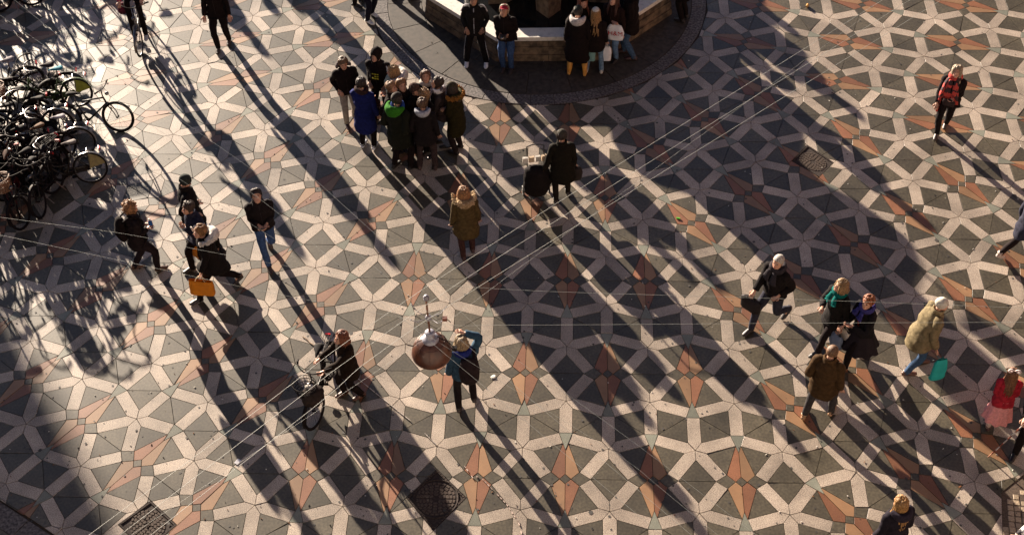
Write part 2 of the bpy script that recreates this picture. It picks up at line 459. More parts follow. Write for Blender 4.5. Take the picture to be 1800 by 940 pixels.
ring = empty('fountain_surround', (FC.x, FC.y, 0)); tag(ring, kind='structure', label='dark ring of worn stone paving around the fountain')
def sector(r0, r1, a0, a1, n=3):
    P = [(r1*cos(a0+(a1-a0)*i/n), r1*sin(a0+(a1-a0)*i/n)) for i in range(n+1)]
    return P + [(r0*cos(a1-(a1-a0)*i/n), r0*sin(a1-(a1-a0)*i/n)) for i in range(n+1)]
def vis_xy(x, y, m=80):
    q = proj((x, y, 0)); return -m < q[0] < 1800+m and -m < q[1] < 940+m
for r0, r1, n, mm, nm in ((1.9, 2.65, 18, M_RING, 'ring_stone'), (2.65, 3.42, 22, M_RING, 'ring_stone'), (3.42, 3.74, 46, M_BORDER, 'border_stone')):
    b = MB(); b.prism(sector(r0+.006, r1-.006, .0, 2*pi/n-.012/r1), -.045, 0, ch=.004); me = b.mesh(nm, mm)
    for i in range(n):
        a = 2*pi*(i+.3*(r0 > 2))/n
        o = bpy.data.objects.new(nm, me); COL.objects.link(o); o.parent = ring; o.rotation_euler = (0, 0, a); o.location = (0, 0, random.gauss(0, .002))

OC = (-0.52, 11.86); OR = 2.96; OA = rad(1.5)
fountain = empty('fountain', (OC[0], OC[1], 0))
tag(fountain, 'octagonal stone fountain basin with a pale ledge and a dark pool, people gathered round it', 'fountain')
def octp(r, k): a = OA+pi/8+k*pi/4; return (r*cos(a), r*sin(a))
for k in range(8):
    p0, p1 = octp(OR, k), octp(OR, k+1); q0, q1 = octp(OR-.40, k), octp(OR-.40, k+1)
    # three courses of blocks below the ledge
    def lerp(a, b, t): return (a[0]+(b[0]-a[0])*t, a[1]+(b[1]-a[1])*t)
    for c, (z0, z1, off, nb) in enumerate(((0.0, .15, 0, 2), (.155, .35, .03, 1), (.355, .50, .055, 2))):
        for i in range(nb):
            t0, t1 = i/nb, (i+1)/nb
            e = .003
            P = [lerp(p0, p1, t0+e), lerp(p0, p1, t1-e), lerp(q0, q1, t1-e), lerp(q0, q1, t0+e)]
            s = 1-off/OR; P = [(P[0][0]*s, P[0][1]*s), (P[1][0]*s, P[1][1]*s), P[2], P[3]]
            b = MB(); b.prism(P, z0, z1, ch=.006); b.build('basin_block', M_BASIN, fountain)
    s = 1-.045/OR; l0, l1 = (p0[0]*s, p0[1]*s), (p1[0]*s, p1[1]*s)
    e = .002; b = MB(); b.prism([lerp(l0, l1, e), lerp(l0, l1, 1-e), lerp(q0, q1, 1-e), lerp(q0, q1, e)], .505, .60, ch=.012)
    b.build('ledge', M_LEDGE, fountain)
b = MB(); b.add([(*octp(OR-.38, k), .46) for k in range(8)], [tuple(range(8))]); tag(b.build('water', M_WATER, fountain))
b = MB(); b.prism([octp(1.15, k) for k in range(8)], .05, 1.15, ch=.04); b.prism([octp(1.25, k) for k in range(8)], 1.15, 1.25, ch=.02); b.build('plinth', M_BASIN, fountain)
for k in range(8):
    a = OA+k*pi/4+pi/2; b = MB()
    d = V((cos(a), sin(a), 0)); t = V((-sin(a), cos(a), 0))
    pts = []
    P = [d*.9-t*.30, d*1.55-t*.26, d*1.86-t*.0, d*1.55+t*.26, d*.9+t*.30]
    P = [(p.x, p.y) for p in P][::1]
    if parea(P): b.prism(ccw(P), .05, .98, ch=.03)
    b.build('buttress', M_BASIN, fountain)
# stem, bowl and the birds that stand on it
def revolve(b, prof, seg=24, m=None):
    vs = [(r*cos(2*pi*k/seg), r*sin(2*pi*k/seg), z) for r, z in prof for k in range(seg)]
    fs = [(i*seg+k, i*seg+(k+1) % seg, (i+1)*seg+(k+1) % seg, (i+1)*seg+k) for i in range(len(prof)-1) for k in range(seg)]
    b.add(vs, fs, m)
b = MB(); revolve(b, [(.5, 1.16), (.9, 1.20), (1.6, 1.26), (1.9, 1.33), (1.93, 1.38), (1.88, 1.38), (1.5, 1.33), (.5, 1.28)]); b.build('lower_bowl', M_BRONZE, fountain, smooth=True)
b = MB(); revolve(b, [(1.05, 1.26), (1.0, 1.5), (.92, 1.9), (.95, 2.0), (1.15, 2.15), (1.22, 2.32), (1.24, 2.38), (1.15, 2.38), (.9, 2.34), (.48, 2.45), (.42, 3.2), (.5, 3.3), (.001, 3.4)]); b.build('upper_bowl', M_BRONZE, fountain, smooth=True)
for k in range(3):
    a = k*2*pi/3+.5; d = V((cos(a), sin(a), 0)); t = V((-sin(a), cos(a), 0)); z = V((0, 0, 1)); b = MB(); o = d*.85+z*.42
    b.tube([o+z*1.98, o+z*2.3, o+d*.05+z*2.5], [.018, .018, .04], 6); b.tube([o+t*.08+z*1.98, o+t*.08+z*2.5], [.018, .03], 6)
    b.tube([o-d*.35+z*2.45, o-d*.1+z*2.55, o+d*.2+z*2.7, o+d*.3+z*2.95, o+d*.38+z*3.02], [.03, .14, .12, .045, .05], 9, sub=3)
    b.tube([o+d*.38+z*3.02, o+d*.72+z*2.95], [.03, .005], 6)
    for s in (1, -1):
        b.tube([o+t*.1*s+z*2.62, o+t*.4*s-d*.05+z*2.85, o+t*.75*s-d*.2+z*2.8], [(.16, .03), (.2, .02), (.05, .01)], 8, side=d, sub=3)
    b.build('stork', M_BRONZE, fountain, smooth=True)

# ---- iron covers let into the paving
def cover(name, hole, label, rnd=False, letters=None):
    c = (sum(p[0] for p in hole)/len(hole), sum(p[1] for p in hole)/len(hole))
    t = empty(name, (c[0], c[1], 0)); tag(t, label, 'manhole cover', 'iron covers in the paving')
    loc = [(p[0]-c[0], p[1]-c[1]) for p in hole]; R = min(abs(loc[i][0]*loc[(i+1) % 4][1]-loc[(i+1) % 4][0]*loc[i][1])/hypot(loc[i][0]-loc[(i+1) % 4][0], loc[i][1]-loc[(i+1) % 4][1]) for i in range(4))*.98 if rnd else 0
    b = MB()
    inner = [(p[0]*.9, p[1]*.9) for p in loc]; n = len(loc)
    vs = [(p[0]*.985, p[1]*.985, -.03) for p in loc]+[(p[0]*.985, p[1]*.985, .002) for p in loc]+[(*p, .002) for p in inner]+[(*p, -.03) for p in inner]
    fs = [(r*n+k, r*n+(k+1) % n, (r+1)*n+(k+1) % n, (r+1)*n+k) for r in range(3) for k in range(n)]
    b.add(vs, fs); b.build('frame', M_IRON, t)
    b = MB(); b.prism([(p[0]*.895, p[1]*.895) for p in loc], -.03, -.010); pl = b.build('plate', M_IRON, t)
    # raised segments in rings; for the square one drawn along its own two axes
    if rnd: ax, ay = (R*.88, 0), (0, R*.88)
    else:
        e0 = ((loc[1][0]-loc[0][0])/2, (loc[1][1]-loc[0][1])/2); e1 = ((loc[3][0]-loc[0][0])/2, (loc[3][1]-loc[0][1])/2)
        ax, ay = (e0[0]*.86, e0[1]*.86), (e1[0]*.86, e1[1]*.86)
    def mp(x, y): return (ax[0]*x+ay[0]*y, ax[1]*x+ay[1]*y)
    b = MB()
    for ri, (r0, r1, ns) in enumerate(((.20, .33, 6), (.36, .50, 10), (.53, .67, 14), (.70, .84, 18), (.88, .99, 24))):
        for k in range(ns):
            a0 = 2*pi*k/ns+.03/r0; a1 = 2*pi*(k+1)/ns-.03/r0
            P = [mp(r1*cos(a0), r1*sin(a0)), mp(r1*cos((a0+a1)/2), r1*sin((a0+a1)/2)), mp(r1*cos(a1), r1*sin(a1)), mp(r0*cos(a1), r0*sin(a1)), mp(r0*cos(a0), r0*sin(a0))]
            b.prism(ccw(P), -.0105, -.003, ch=.001)
    o = b.build('raised_tread', M_IRON2, t); o['kind'] = 'stuff'
    if rnd:
        b = MB(); b.tube([(R*cos(2*pi*k/32), R*sin(2*pi*k/32), -.004) for k in range(32)], .012, 6, closed=True); b.build('lid_rim', M_IRON, t, smooth=True)
        b = MB()
        for sd_ in range(4):                # toothed edge of the square frame
            p0, p1 = V((*loc[sd_], 0)), V((*loc[(sd_+1) % 4], 0))
            for k in range(13):
                q = p0.lerp(p1, (k+.5)/13)*.94; b.box((q.x, q.y, .001), (.030, .012, .008), atan2(p1.y-p0.y, p1.x-p0.x)+pi/2)
        o = b.build('frame_teeth', M_IRON2, t); o['kind'] = 'stuff'
    if letters:
        b = MB()
        for seg in letters:
            (x0, y0), (x1, y1) = seg; p, q = V((*mp(x0, y0), 0)), V((*mp(x1, y1), 0)); d = q-p
            b.box((*((p+q)/2).xy, 0.0), (d.length+.008, .010, .008), atan2(d.y, d.x))
        b.build('lettering', M_IRON2, t)
    return t
cover('manhole_cover', HOLES['upper'], 'square iron cover with ring pattern, half in shade, at the upper right')
HO = [((-.13, .1), (-.13, -.1)), ((-.03, .1), (-.03, -.1)), ((-.13, 0), (-.03, 0)), ((.05, .1), (.05, -.1)), ((.05, .1), (.12, .07)), ((.12, .07), (.12, -.07)), ((.12, -.07), (.05, -.1))]
cover('manhole_cover', HOLES['lower'], 'square iron cover marked with two letters at the bottom left of the photo', letters=HO)
cover('manhole_cover', HOLES['round'], 'round iron cover lying in shade at the bottom centre', rnd=True)

# ---- small setts at the lower right
patch = empty('sett_patch'); tag(patch, kind='structure', label='patch of small rough setts at the lower right edge')
cx, cy = gp(1763, 870); ang = -8
n_s = 0
b = MB(); b.prism([(p[0], p[1]) for p in HOLES['setts']], -.05, -.008); o = b.build('bedding_sand', mat('bedding', (.10, .07, .05), .95, (.05, .035, .025), 40, .4), patch); o['kind'] = 'structure'
sm = []
for v in range(3):
    b = MB(); b.prism([(-.047+random.uniform(-.006, .006), -.045), (.046, -.047+random.uniform(-.006, .006)), (.045, .046), (-.045+random.uniform(-.006, .006), .047)], -.03, 0, ch=.008); sm.append(b.mesh('sett', M_SETT))
def in_poly(p, P): return all((P[(i+1) % len(P)][0]-P[i][0])*(p[1]-P[i][1])-(P[(i+1) % len(P)][1]-P[i][1])*(p[0]-P[i][0]) > .045*hypot(P[(i+1) % len(P)][0]-P[i][0], P[(i+1) % len(P)][1]-P[i][1]) for i in range(len(P)))
for i in range(-2, 24):
    for j in range(-22, 22):
        band = j > 3
        a = ang+ (38 if band else 0)
        p = RO((i*.104, j*.104), a); p = (cx+p[0], cy+p[1])
        if band != ((p[1]-cy) > .15+.75*(p[0]-cx)-0.3): continue
        if not in_poly(p, HOLES['setts']): continue
        if n_s > 290: continue
        n_s += 1
        o = bpy.data.objects.new('sett', random.choice(sm)); COL.objects.link(o); o.parent = patch
        o.location = (p[0]+random.uniform(-.004, .004), p[1]+random.uniform(-.004, .004), random.gauss(-.002, .003)); o.rotation_euler = (random.gauss(0, .03), random.gauss(0, .03), rad(a+random.choice((0, 90, 180, 270)))+random.gauss(0, .05))

# ---- granite border at the lower left
bord = empty('granite_border'); tag(bord, kind='structure', label='row of blue grey granite border slabs at the lower left corner')
a0, a1 = V((*gp(-90, 823), 0)), V((*gp(250, 1045), 0)); d = (a1-a0).normalized(); nrm = V((d.y, -d.x, 0)); Lb = (a1-a0).length
k = 0; x = 0
while x < Lb:
    l = .62; P = [a0+d*x, a0+d*(x+l-.012), a0+d*(x+l-.012)+nrm*.34, a0+d*x+nrm*.34]
    b = MB(); b.prism(ccw([(p.x, p.y) for p in P]), -.045, .002+random.gauss(0, .001), ch=.004); b.build('border_slab', M_BORDER, bord); x += l
x = 0
while x < Lb:
    P = [a0+d*x+nrm*.35, a0+d*(x+.5-.012)+nrm*.35, a0+d*(x+.5-.012)+nrm*.85, a0+d*x+nrm*.85]
    b = MB(); b.prism(ccw([(p.x, p.y) for p in P]), -.045, 0, ch=.004); b.build('slate_slab', M_SLATE, bord); x += .5
# ================================================================ people
M_SKIN = mat('skin', (0.52, 0.29, 0.20), 0.55, (0.46, 0.24, 0.16), 30)
M_SKIN2 = mat('tanned_skin', (0.40, 0.21, 0.13), 0.55, (0.34, 0.17, 0.10), 30)
M_EYE = mat('eye_dark', (0.02, 0.012, 0.01), 0.3)
M_LIP = mat('lips', (0.35, 0.10, 0.08), 0.5)
def cloth(c, sc=18, s=0.6, rough=0.9):
    c = tuple(c); return mat('cloth_%s' % '_'.join('%.3f' % x for x in c), c, rough, tuple(x*s for x in c), sc, 0.6, detail=4, bscale=14, bdist=.015, spec=0.12)
def hairm(c): c = tuple(c); return mat('hair_%s' % '_'.join('%.3f' % x for x in c), tuple(x*.8 for x in c), 0.6, tuple(x*0.25 for x in c), 60, 0.8, detail=3)
BLACK = (0.010, 0.006, 0.006); NAVY = (0.012, 0.012, 0.024); JEAN = (0.055, 0.10, 0.20); LJEAN = (0.14, 0.22, 0.32); WHITE = (0.72, 0.70, 0.68)
DGREY = (0.018, 0.015, 0.014); BROWN = (0.05, 0.027, 0.015); GREY = (0.30, 0.28, 0.26)
BLOND = (0.42, 0.25, 0.10); PALEBL = (0.50, 0.38, 0.24); BRN = (0.10, 0.045, 0.022); DBRN = (0.035, 0.018, 0.012); GING = (0.55, 0.19, 0.04); CASTN = (0.22, 0.09, 0.035); WHITEH = (0.60, 0.56, 0.50)

HEAD = [(-.52, .09, .27, .08), (-.46, .17, .33, .0), (-.36, .235, .355, -.10), (-.22, .285, .36, -.22), (-.08, .315, .355, -.34), (.06, .33, .345, -.41), (.20, .33, .345, -.44), (.33, .30, .30, -.42), (.43, .235, .21, -.34), (.49, .15, .11, -.22), (.515, .06, .02, -.10)]
def head_pt(th, z):
    """surface of the skull; th=0 right, pi/2 front"""
    for i in range(len(HEAD)-1):
        if HEAD[i][0] <= z <= HEAD[i+1][0]:
            t = (z-HEAD[i][0])/(HEAD[i+1][0]-HEAD[i][0]); h = [HEAD[i][k]*(1-t)+HEAD[i+1][k]*t for k in range(4)]; break
    else: h = HEAD[0] if z < 0 else HEAD[-1]
    cy = (h[2]+h[3])/2; ry = (h[2]-h[3])/2
    return V((cos(th)*h[1], cy+sin(th)*ry, z))
def ik(a, b, l1, l2, pole):
    d = b-a; L = min(d.length, (l1+l2)*.999); L = max(L, abs(l1-l2)*1.05+1e-4); u = d.normalized(); b2 = a+u*L
    x = (l1*l1-l2*l2+L*L)/(2*L); h = sqrt(max(l1*l1-x*x, 0)); p = pole-u*pole.dot(u)
    p = p.normalized() if p.length > 1e-4 else u.orthogonal().normalized()
    return a+u*x+p*h, b2
def rough_cap(b, HR, hc, hh, lim, grow, m, seg=18, rings=9, wob=.06, seed=0., top=.0):
    """cap over the skull down to lim(theta) (z in head units)"""
    vs = []
    for i in range(rings+1):
        f = i/rings
        for k in range(seg):
            th = 2*pi*k/seg; zl = lim(th); z = .515+(zl-.515)*f**.8
            p = head_pt(th, z); n = V((p.x, p.y+.05, p.z-.05)).normalized()
            g = grow*(1+wob*2.5*noise.noise(n*3.2+V((seed, 0, 0)))*1.0)
            q = p+n*g+V((0, 0, top*(1-f)))
            vs.append(hc+HR @ (q*hh))
    fs = [(i*seg+k, (i+1)*seg+k, (i+1)*seg+(k+1) % seg, i*seg+(k+1) % seg) for i in range(rings) for k in range(seg)]
    fs.append(tuple(range(seg)))
    b.add(vs, fs, m)

PEOPLE = 0
def person(label, at=None, face=0, H=1.74, world=None, stride=.0, lead='R', stance=.11, lean=3, leanx=0, hy=0, hp=0, arms=('down', 'down'),
           top=BLACK, hem=.47, flare=1.0, bulk=1.0, legs=JEAN, skirt=None, shoes=BLACK, hair=('short', BRN), hat=None, hood=None, scarf=None,
           skin=None, boots=0, sit=None, group=None, collar=None, tops=18, wristband=None, build=1.0, twist=0, kneel=0, sleevec=None, trim=None, rise=0.07, cross=0):
    global PEOPLE
    PEOPLE += 1; seed = PEOPLE*1.37; rnd = random.Random(PEOPLE)
    pos = V(world) if world is not None else ground(*at)
    root = empty('person', (pos.x, pos.y, pos.z if world is not None else 0), rad(face-90)); tag(root, label, 'person', group)
    h = H; SK = skin or M_SKIN; X = V((1, 0, 0)); Y = V((0, 1, 0)); Z = V((0, 0, 1))
    # ---- skeleton
    fr = stride*h/2; feet = {}
    for s, nm in ((1, 'R'), (-1, 'L')):
        f = fr if lead == nm else -fr
        raise_ = (rise if (stride > .25 and lead != nm) else 0)*h
        feet[nm] = (V((s*stance*h/2*(1-2*cross), f, .045*h+raise_)), raise_)
    ph = (.525-.10*stride)*h
    P = V((0, 0.0, ph))
    if sit is not None: P = V((0, -.02, sit+.10)); 
    ln = rad(lean); lx = rad(leanx); up = V((sin(lx), sin(ln), cos(ln)*cos(lx))).normalized()
    tw = Matrix.Rotation(rad(twist), 3, 'Z'); sx = (tw @ X); fwd = (tw @ Y)
    waist = P+up*.09*h+Y*.0; chest = P+up*.19*h; shl = P+up*.288*h; neck = P+up*.325*h
    hyaw, hpitch = rad(hy), rad(hp)
    HR = Matrix.Rotation(rad(twist), 3, 'Z') @ Matrix.Rotation(hyaw, 3, 'Z') @ Matrix.Rotation(-hpitch-ln*.5, 3, 'X')
    hh = h/7.5*1.04
    hc = neck+up*.045*h+ (HR @ V((0, .25, .30)))*hh*.45+ V((0, 0, .16*hh))
    body = MB()
    knees = {}
    for s, nm in ((1, 'R'), (-1, 'L')):
        hip = P+X*s*.05*h-up*.01*h; ft, rz = feet[nm]
        if sit is not None:
            kn = hip+Y*.23*h+Z*.0+X*s*.02*h; ft = kn+V((0, .03*h, -(P.z-.06))); ft.z = max(ft.z, .05); rz = 0
        else: kn, ft = ik(hip, ft, .245*h, .242*h, Y+X*s*.12)
        knees[nm] = (hip, kn, ft, rz)
        body.tube([hip+Z*.02*h, hip*.5+kn*.5, kn, kn*.5+ft*.5+V((0, -.008*h, 0)), ft], [.045*h*build, .034*h*build, .023*h, .022*h, .014*h], 9, X, SK, 2)
        pit = -.5 if rz else 0
        toe = ft+V((0, .055*h*cos(pit), -.018*h+.065*h*sin(pit))); heel = ft+V((0, -.030*h, -.022*h-(0 if not rz else -.01*h)))
        body.tube([heel, ft+V((0, .01*h, -.008*h)), toe], [.010*h, (.014*h, .012*h), (.014*h, .007*h)], 8, X, SK, 2)
    body.tube([P-up*.05*h, P, waist, chest, shl, neck-up*.012*h, neck+up*.03*h, hc-Z*hh*.12], [(.075*h, .05*h), (.095*h*build, .065*h), (.078*h*build, .058*h), (.095*h, .065*h), (.088*h, .05*h), (.04*h, .036*h), (.031*h, .031*h), (.030*h, .032*h)], 12, sx, SK, 2)
    # head
    seg = 14; vs = []
    for z, *_ in HEAD:
        for k in range(seg): vs.append(hc+HR @ (head_pt(2*pi*k/seg, z)*hh))
    nr = len(HEAD); fs = [(i*seg+k, i*seg+(k+1) % seg, (i+1)*seg+(k+1) % seg, (i+1)*seg+k) for i in range(nr-1) for k in range(seg)] + [tuple(range(seg-1, -1, -1)), tuple((nr-1)*seg+k for k in range(seg))]
    body.add(vs, fs, SK)
    hd = lambda x, y, z: hc+HR @ (V((x, y, z))*hh)
    body.tube([hd(0, .33, .05), hd(0, .385, -.05), hd(0, .43, -.13), hd(0, .36, -.17)], [.025*hh, .035*hh, .055*hh, .03*hh], 6, HR @ X, SK)
    for s in (1, -1):
        body.ball(hd(.335*s, -.03, -.02), (.03*hh, .06*hh, .10*hh), 7, 5, SK, R=HR)
        body.ball(hd(.13*s, .325, .03), (.045*hh, .03*hh, .028*hh), 7, 5, M_EYE, R=HR)
        body.tube([hd(.06*s, .36, .105), hd(.14*s, .355, .12), hd(.22*s, .31, .10)], [.014*hh, .018*hh, .01*hh], 5, None, hairm(hair[1]) if hair[0] != 'none' else M_EYE)
    body.tube([hd(-.10, .335, -.27), hd(0, .375, -.265), hd(.10, .335, -.27)], [.012*hh, .028*hh, .012*hh], 5, None, M_LIP)
    # arms
    sleeves = MB(); tm = cloth(top, tops); slm = cloth(sleevec, tops) if sleevec else tm
    la, lf = .172*h, .150*h; hands = {}
    for s, nm, arm in ((1, 'R', arms[1]), (-1, 'L', arms[0])):
        sh = shl+sx*s*.098*h*build - up*.016*h
        pole = -Y*.9-Z*.3+X*s*.35
        if isinstance(arm, tuple): tgt = P*0+V((arm[0], arm[1], arm[2]))*h; pole = V(arm[3]) if len(arm) > 3 else pole
        elif arm == 'down': tgt = sh+V((s*.045, .035, -.31))*h
        elif arm == 'fwd': tgt = sh+V((s*.02, .14, -.27))*h
        elif arm == 'back': tgt = sh+V((s*.04, -.13, -.27))*h; pole = -Y-X*s*.2
        elif arm == 'pocket': tgt = P+sx*s*.095*h+V((0, .055, .045))*h; pole = -Y*1.0+X*s*.45
        elif arm == 'phone': tgt = chest+V((s*.03, .17, -.03))*h; pole = -Z+X*s*.6
        elif arm == 'low': tgt = P+V((s*.04, .13, .10))*h; pole = -Y*.9-Z*.3+X*s*.45
        elif arm == 'up': tgt = sh+V((s*.02, .10, .22))*h; pole = X*s-Z*.4
        elif arm == 'fold': tgt = chest+V((-s*.04, .095, -.05))*h; pole = -Z*.6+X*s*.8-Y*.2
        else: tgt = sh+V((s*.05, 0, -.3))*h
        el, wr = ik(sh, tgt, la, lf, pole)
        body.tube([sh, sh*.5+el*.5, el, el*.5+wr*.5, wr], [.026*h, .022*h, .018*h, .017*h, .014*h], 8, None, SK, 2)
        fd = (wr-el).normalized(); 
        if arm in ('phone', 'low'): fd = (fd*.6+Y*.5-X*s*.35).normalized()
        elif isinstance(arm, str) and arm in ('down', 'fwd', 'back'): fd = (fd+Y*.15).normalized()
        pn = fd.cross(X*s if abs(fd.x) < .8 else Y).normalized(); wd = fd.cross(pn).normalized()
        hl = .050*h; pc = wr+fd*hl*.55
        body.tube([wr-fd*.01*h, pc, wr+fd*hl], [(.014*h, .013*h), (.023*h, .010*h), (.021*h, .009*h)], 8, wd, SK, 2)
        for i, ln_ in enumerate((.036, .043, .041, .031)):
            o = wr+fd*hl*.92+wd*(i-1.5)*.0115*h; c = pn*(.010+.003*i)*h
            body.tube([o, o+fd*ln_*h*.5+c*.25, o+fd*ln_*h*.85+c*1.1], [.0058*h, .0054*h, .0042*h], 5, None, SK)
        o = wr+fd*hl*.25-wd*.018*h; body.tube([o, o-wd*.018*h+fd*.018*h+pn*.006*h, o-wd*.018*h+fd*.038*h+pn*.014*h], [.0075*h, .0065*h, .005*h], 5, None, SK)
        hands[nm] = (wr, fd, pn, wd, wr+fd*hl*1.1+pn*.01*h)
        cuff = wr-(wr-el).normalized()*.012*h
        sleeves.tube([sh+sx*-s*.03*h, sh+sx*s*.004*h, sh*.6+el*.4, el, el*.45+cuff*.55, cuff], [.036*h*bulk, .042*h*bulk, .037*h*bulk, .033*h*bulk, .031*h*bulk, .027*h*bulk], 11, None, slm, 3, wob=.26, seed=seed+s, wf=16)
    body.build('body', None, root, smooth=True)
    # ---- clothes
    if skirt is None or True:
        b = MB(); lm = cloth(legs, 22)
        for nm in ('R', 'L'):
            hip, kn, ft, rz = knees[nm]; tf = 1.0 if not boots else .93
            end = ft+V((0, 0, -.012*h)) if not boots else ft+(kn-ft)*.35
            b.tube([hip+Z*.045*h, hip-Z*.01*h, hip*.45+kn*.55, kn, kn*.45+ft*.55, end], [(.050*h*build, .062*h), (.056*h*build, .066*h), .049*h*build*tf, .039*h*tf, .036*h*tf, .030*h*tf], 11, X, lm, 3, wob=.22, seed=seed, wf=16)
        b.tube([P-up*.055*h, P-up*.02*h, P+up*.05*h], [(.085*h*build, .062*h), (.102*h*build, .074*h), (.092*h*build, .068*h)], 12, X, lm, 2)
        b.build('trousers' if skirt is None else 'leggings', None, root, smooth=True)
    b = sleeves; hz = hem*h
    dpt = .076*h*bulk; fl = flare
    path = [neck+up*.022*h, neck-up*.006*h, shl+up*.004*h, shl-up*.035*h, chest, waist, P+up*.02*h]
    rr = [(.040*h, .040*h), (.060*h, .050*h), (.094*h*build, .060*h*bulk), (.112*h*build*bulk**.4, dpt*1.0), (.108*h*build*bulk**.8, dpt*1.04), (.099*h*build*bulk**.8, dpt), (.112*h*build*bulk*fl**.3, dpt*1.08*fl**.4)]
    if sit is None:
        zz = P.z-.02*h
        lowest = V((P.x, P.y+ (0.01*h), hz))
        if hz < zz-.03*h:
            path += [V((P.x, P.y, (zz+hz)/2)), lowest]; rr += [(.118*h*build*bulk*fl**.7, dpt*1.18*fl+stride*.05*h), (.118*h*build*bulk*fl, dpt*1.2*fl+stride*.12*h)]
        else: path += [P-up*.03*h]; rr += [(.112*h*build*bulk, dpt*1.08)]
    else: path += [P-up*.06*h]; rr += [(.12*h*build*bulk, dpt*1.2)]
    b.tube(path, rr, 20, sx, tm, 4, wob=.17, seed=seed, wf=11)
    for f_ in ((1,) if True else ()):
        # front opening and pocket seams
        for t_ in ():
            pass
    b.build('coat' if hem < .40 else 'jacket', None, root, smooth=True)
    if not (collar or hood or scarf or hat and hat[0] == 'hoodup'): collar = tuple(c*1.25 for c in top)
    # zip and seams
    b = MB(); sm2 = cloth(tuple(min(1, c*2.2+.012) for c in top)); dq = dpt*1.06
    b.tube([neck+fwd*.052*h+up*.0*h, chest+fwd*dq*1.0+fwd*.006*h, waist+fwd*dq*.98+fwd*.006*h, P+fwd*dq*1.04+up*.02*h+fwd*.008*h], [.0032*h]*4, 4, None, sm2, 3); b.build('zip', None, root, smooth=True)
    if collar:
        b = MB(); pts = [neck+up*.012*h+ (fwd*sin(a)*.05+sx*cos(a)*.052)*h+up*.012*h*(1 if a > 3.2 else .3) for a in [pi*.5+.35+i*(2*pi-.7)/9 for i in range(10)]]
        b.tube(pts, [(.022*h, .010*h)]*10, 6, Z, cloth(collar), 1); b.build('collar', None, root, smooth=True)
    if trim:                                  # stripes down the sleeves and front zip
        b = MB(); mm = cloth(trim)
        for s, nm in ((1, 'R'), (-1, 'L')):
            sh = shl+sx*s*.108*h*build; pts = [neck+sx*s*.05*h+Y*.01*h+up*.02*h, sh+up*.04*h+sx*s*.01*h, sh+sx*s*.05*h+Y*.015*h-up*.03*h]
            b.tube(pts, [.008*h]*3, 5, None, mm, 3)
            b.tube([P+X*s*.104*h+Y*.02*h-Z*.06*h, knees[nm][1]+X*s*.042*h, knees[nm][2]+X*s*.034*h+Z*.03*h], [.005*h]*3, 5, None, mm, 2)
        b.tube([neck+Y*.058*h, chest+Y*.09*h, P+Y*.09*h], [.005*h]*3, 5, None, mm, 3)
        b.build('stripe', None, root, smooth=True)
    if skirt:
        col, z1, fl2 = skirt; b = MB(); n = 36; vs = []
        for i in range(8):
            t = i/7; z = (P.z+.02*h)*(1-t)+z1*h*t
            for k in range(n):
                th = 2*pi*k/n; r = (.10+(.085*fl2)*t)*h*(1+.11*t*sin(k*pi*.5+seed)+.05*noise.noise(V((cos(th)*2, sin(th)*2, t*2+seed))))
                vs.append((P.x+cos(th)*r, P.y+sin(th)*r*.85, z))
        b.add(vs, [(i*n+k, i*n+(k+1) % n, (i+1)*n+(k+1) % n, (i+1)*n+k) for i in range(7) for k in range(n)], cloth(col, 30, .75)); b.build('skirt', None, root, smooth=True)
    for nm in ('R', 'L'):
        hip, kn, ft, rz = knees[nm]; b = MB(); sm_ = mat('shoe_%s' % '_'.join('%.2f' % x for x in shoes), shoes, .5, tuple(c*.75 for c in shoes), 12)
        pit = -.55 if rz else 0; gz = .012*h+rz
        dr = V((0, cos(pit), sin(pit)))
        heel = V((ft.x, ft.y-.034*h, gz+.006*h)); toe = heel+dr*.145*h
        b.tube([heel, heel+dr*.03*h+Z*.010*h, heel+dr*.075*h+Z*.006*h, heel+dr*.115*h+V((0, 0, -.002*h)), toe], [(.018*h, .018*h), (.025*h, .027*h), (.026*h, .022*h), (.027*h, .015*h), (.015*h, .009*h)], 10, X, sm_, 2)
        top_ = ft+Z*.015*h if not boots else ft+(kn-ft)*boots
        b.tube([V((ft.x, ft.y, gz+.02*h)), ft*.5+top_*.5, top_], [.026*h, (.028*h if not boots else .034*h), (.029*h if not boots else .040*h)], 10, X, sm_, 2)
        b.build('boot' if boots else 'shoe', None, root, smooth=True)
    # ---- hair
    st, hcol = hair; hm = hairm(hcol); b = MB()
    fr_ = lambda th: max(0, sin(th))
    if st == 'short': rough_cap(b, HR, hc, hh, lambda th: -.18+.42*fr_(th)**.7 if sin(th) > -.3 else -.26, .035, hm, seed=seed, wob=.3)
    elif st == 'crop': rough_cap(b, HR, hc, hh, lambda th: -.08+.36*fr_(th)**.7, .045, hm, seed=seed, wob=.1)
    elif st == 'ring':                         # balding: hair round the sides only
        rough_cap(b, HR, hc, hh, lambda th: -.12+.40*fr_(th)**.6, .035, hm, seed=seed, wob=.1)
    elif st == 'curly':
        rough_cap(b, HR, hc, hh, lambda th: -.30+.55*fr_(th)**.7, .12, hm, 22, 11, seed=seed, wob=.55)
        for i in range(90):
            th = rnd.uniform(0, 2*pi); z = rnd.uniform(-.3+.5*fr_(th)**.7, .5); q = head_pt(th, z); n = V((q.x, q.y+.05, q.z)).normalized()
            q = q+n*rnd.uniform(.12, .24); b.ball(hc+HR @ (q*hh), rnd.uniform(.05, .085)*hh, 6, 4, hm, wob=.3, seed=i)
    elif st in ('long', 'longback', 'bob', 'bun', 'pony', 'wavy'):
        rough_cap(b, HR, hc, hh, lambda th: -.35+.62*fr_(th)**.55, .055, hm, seed=seed, wob=.25)
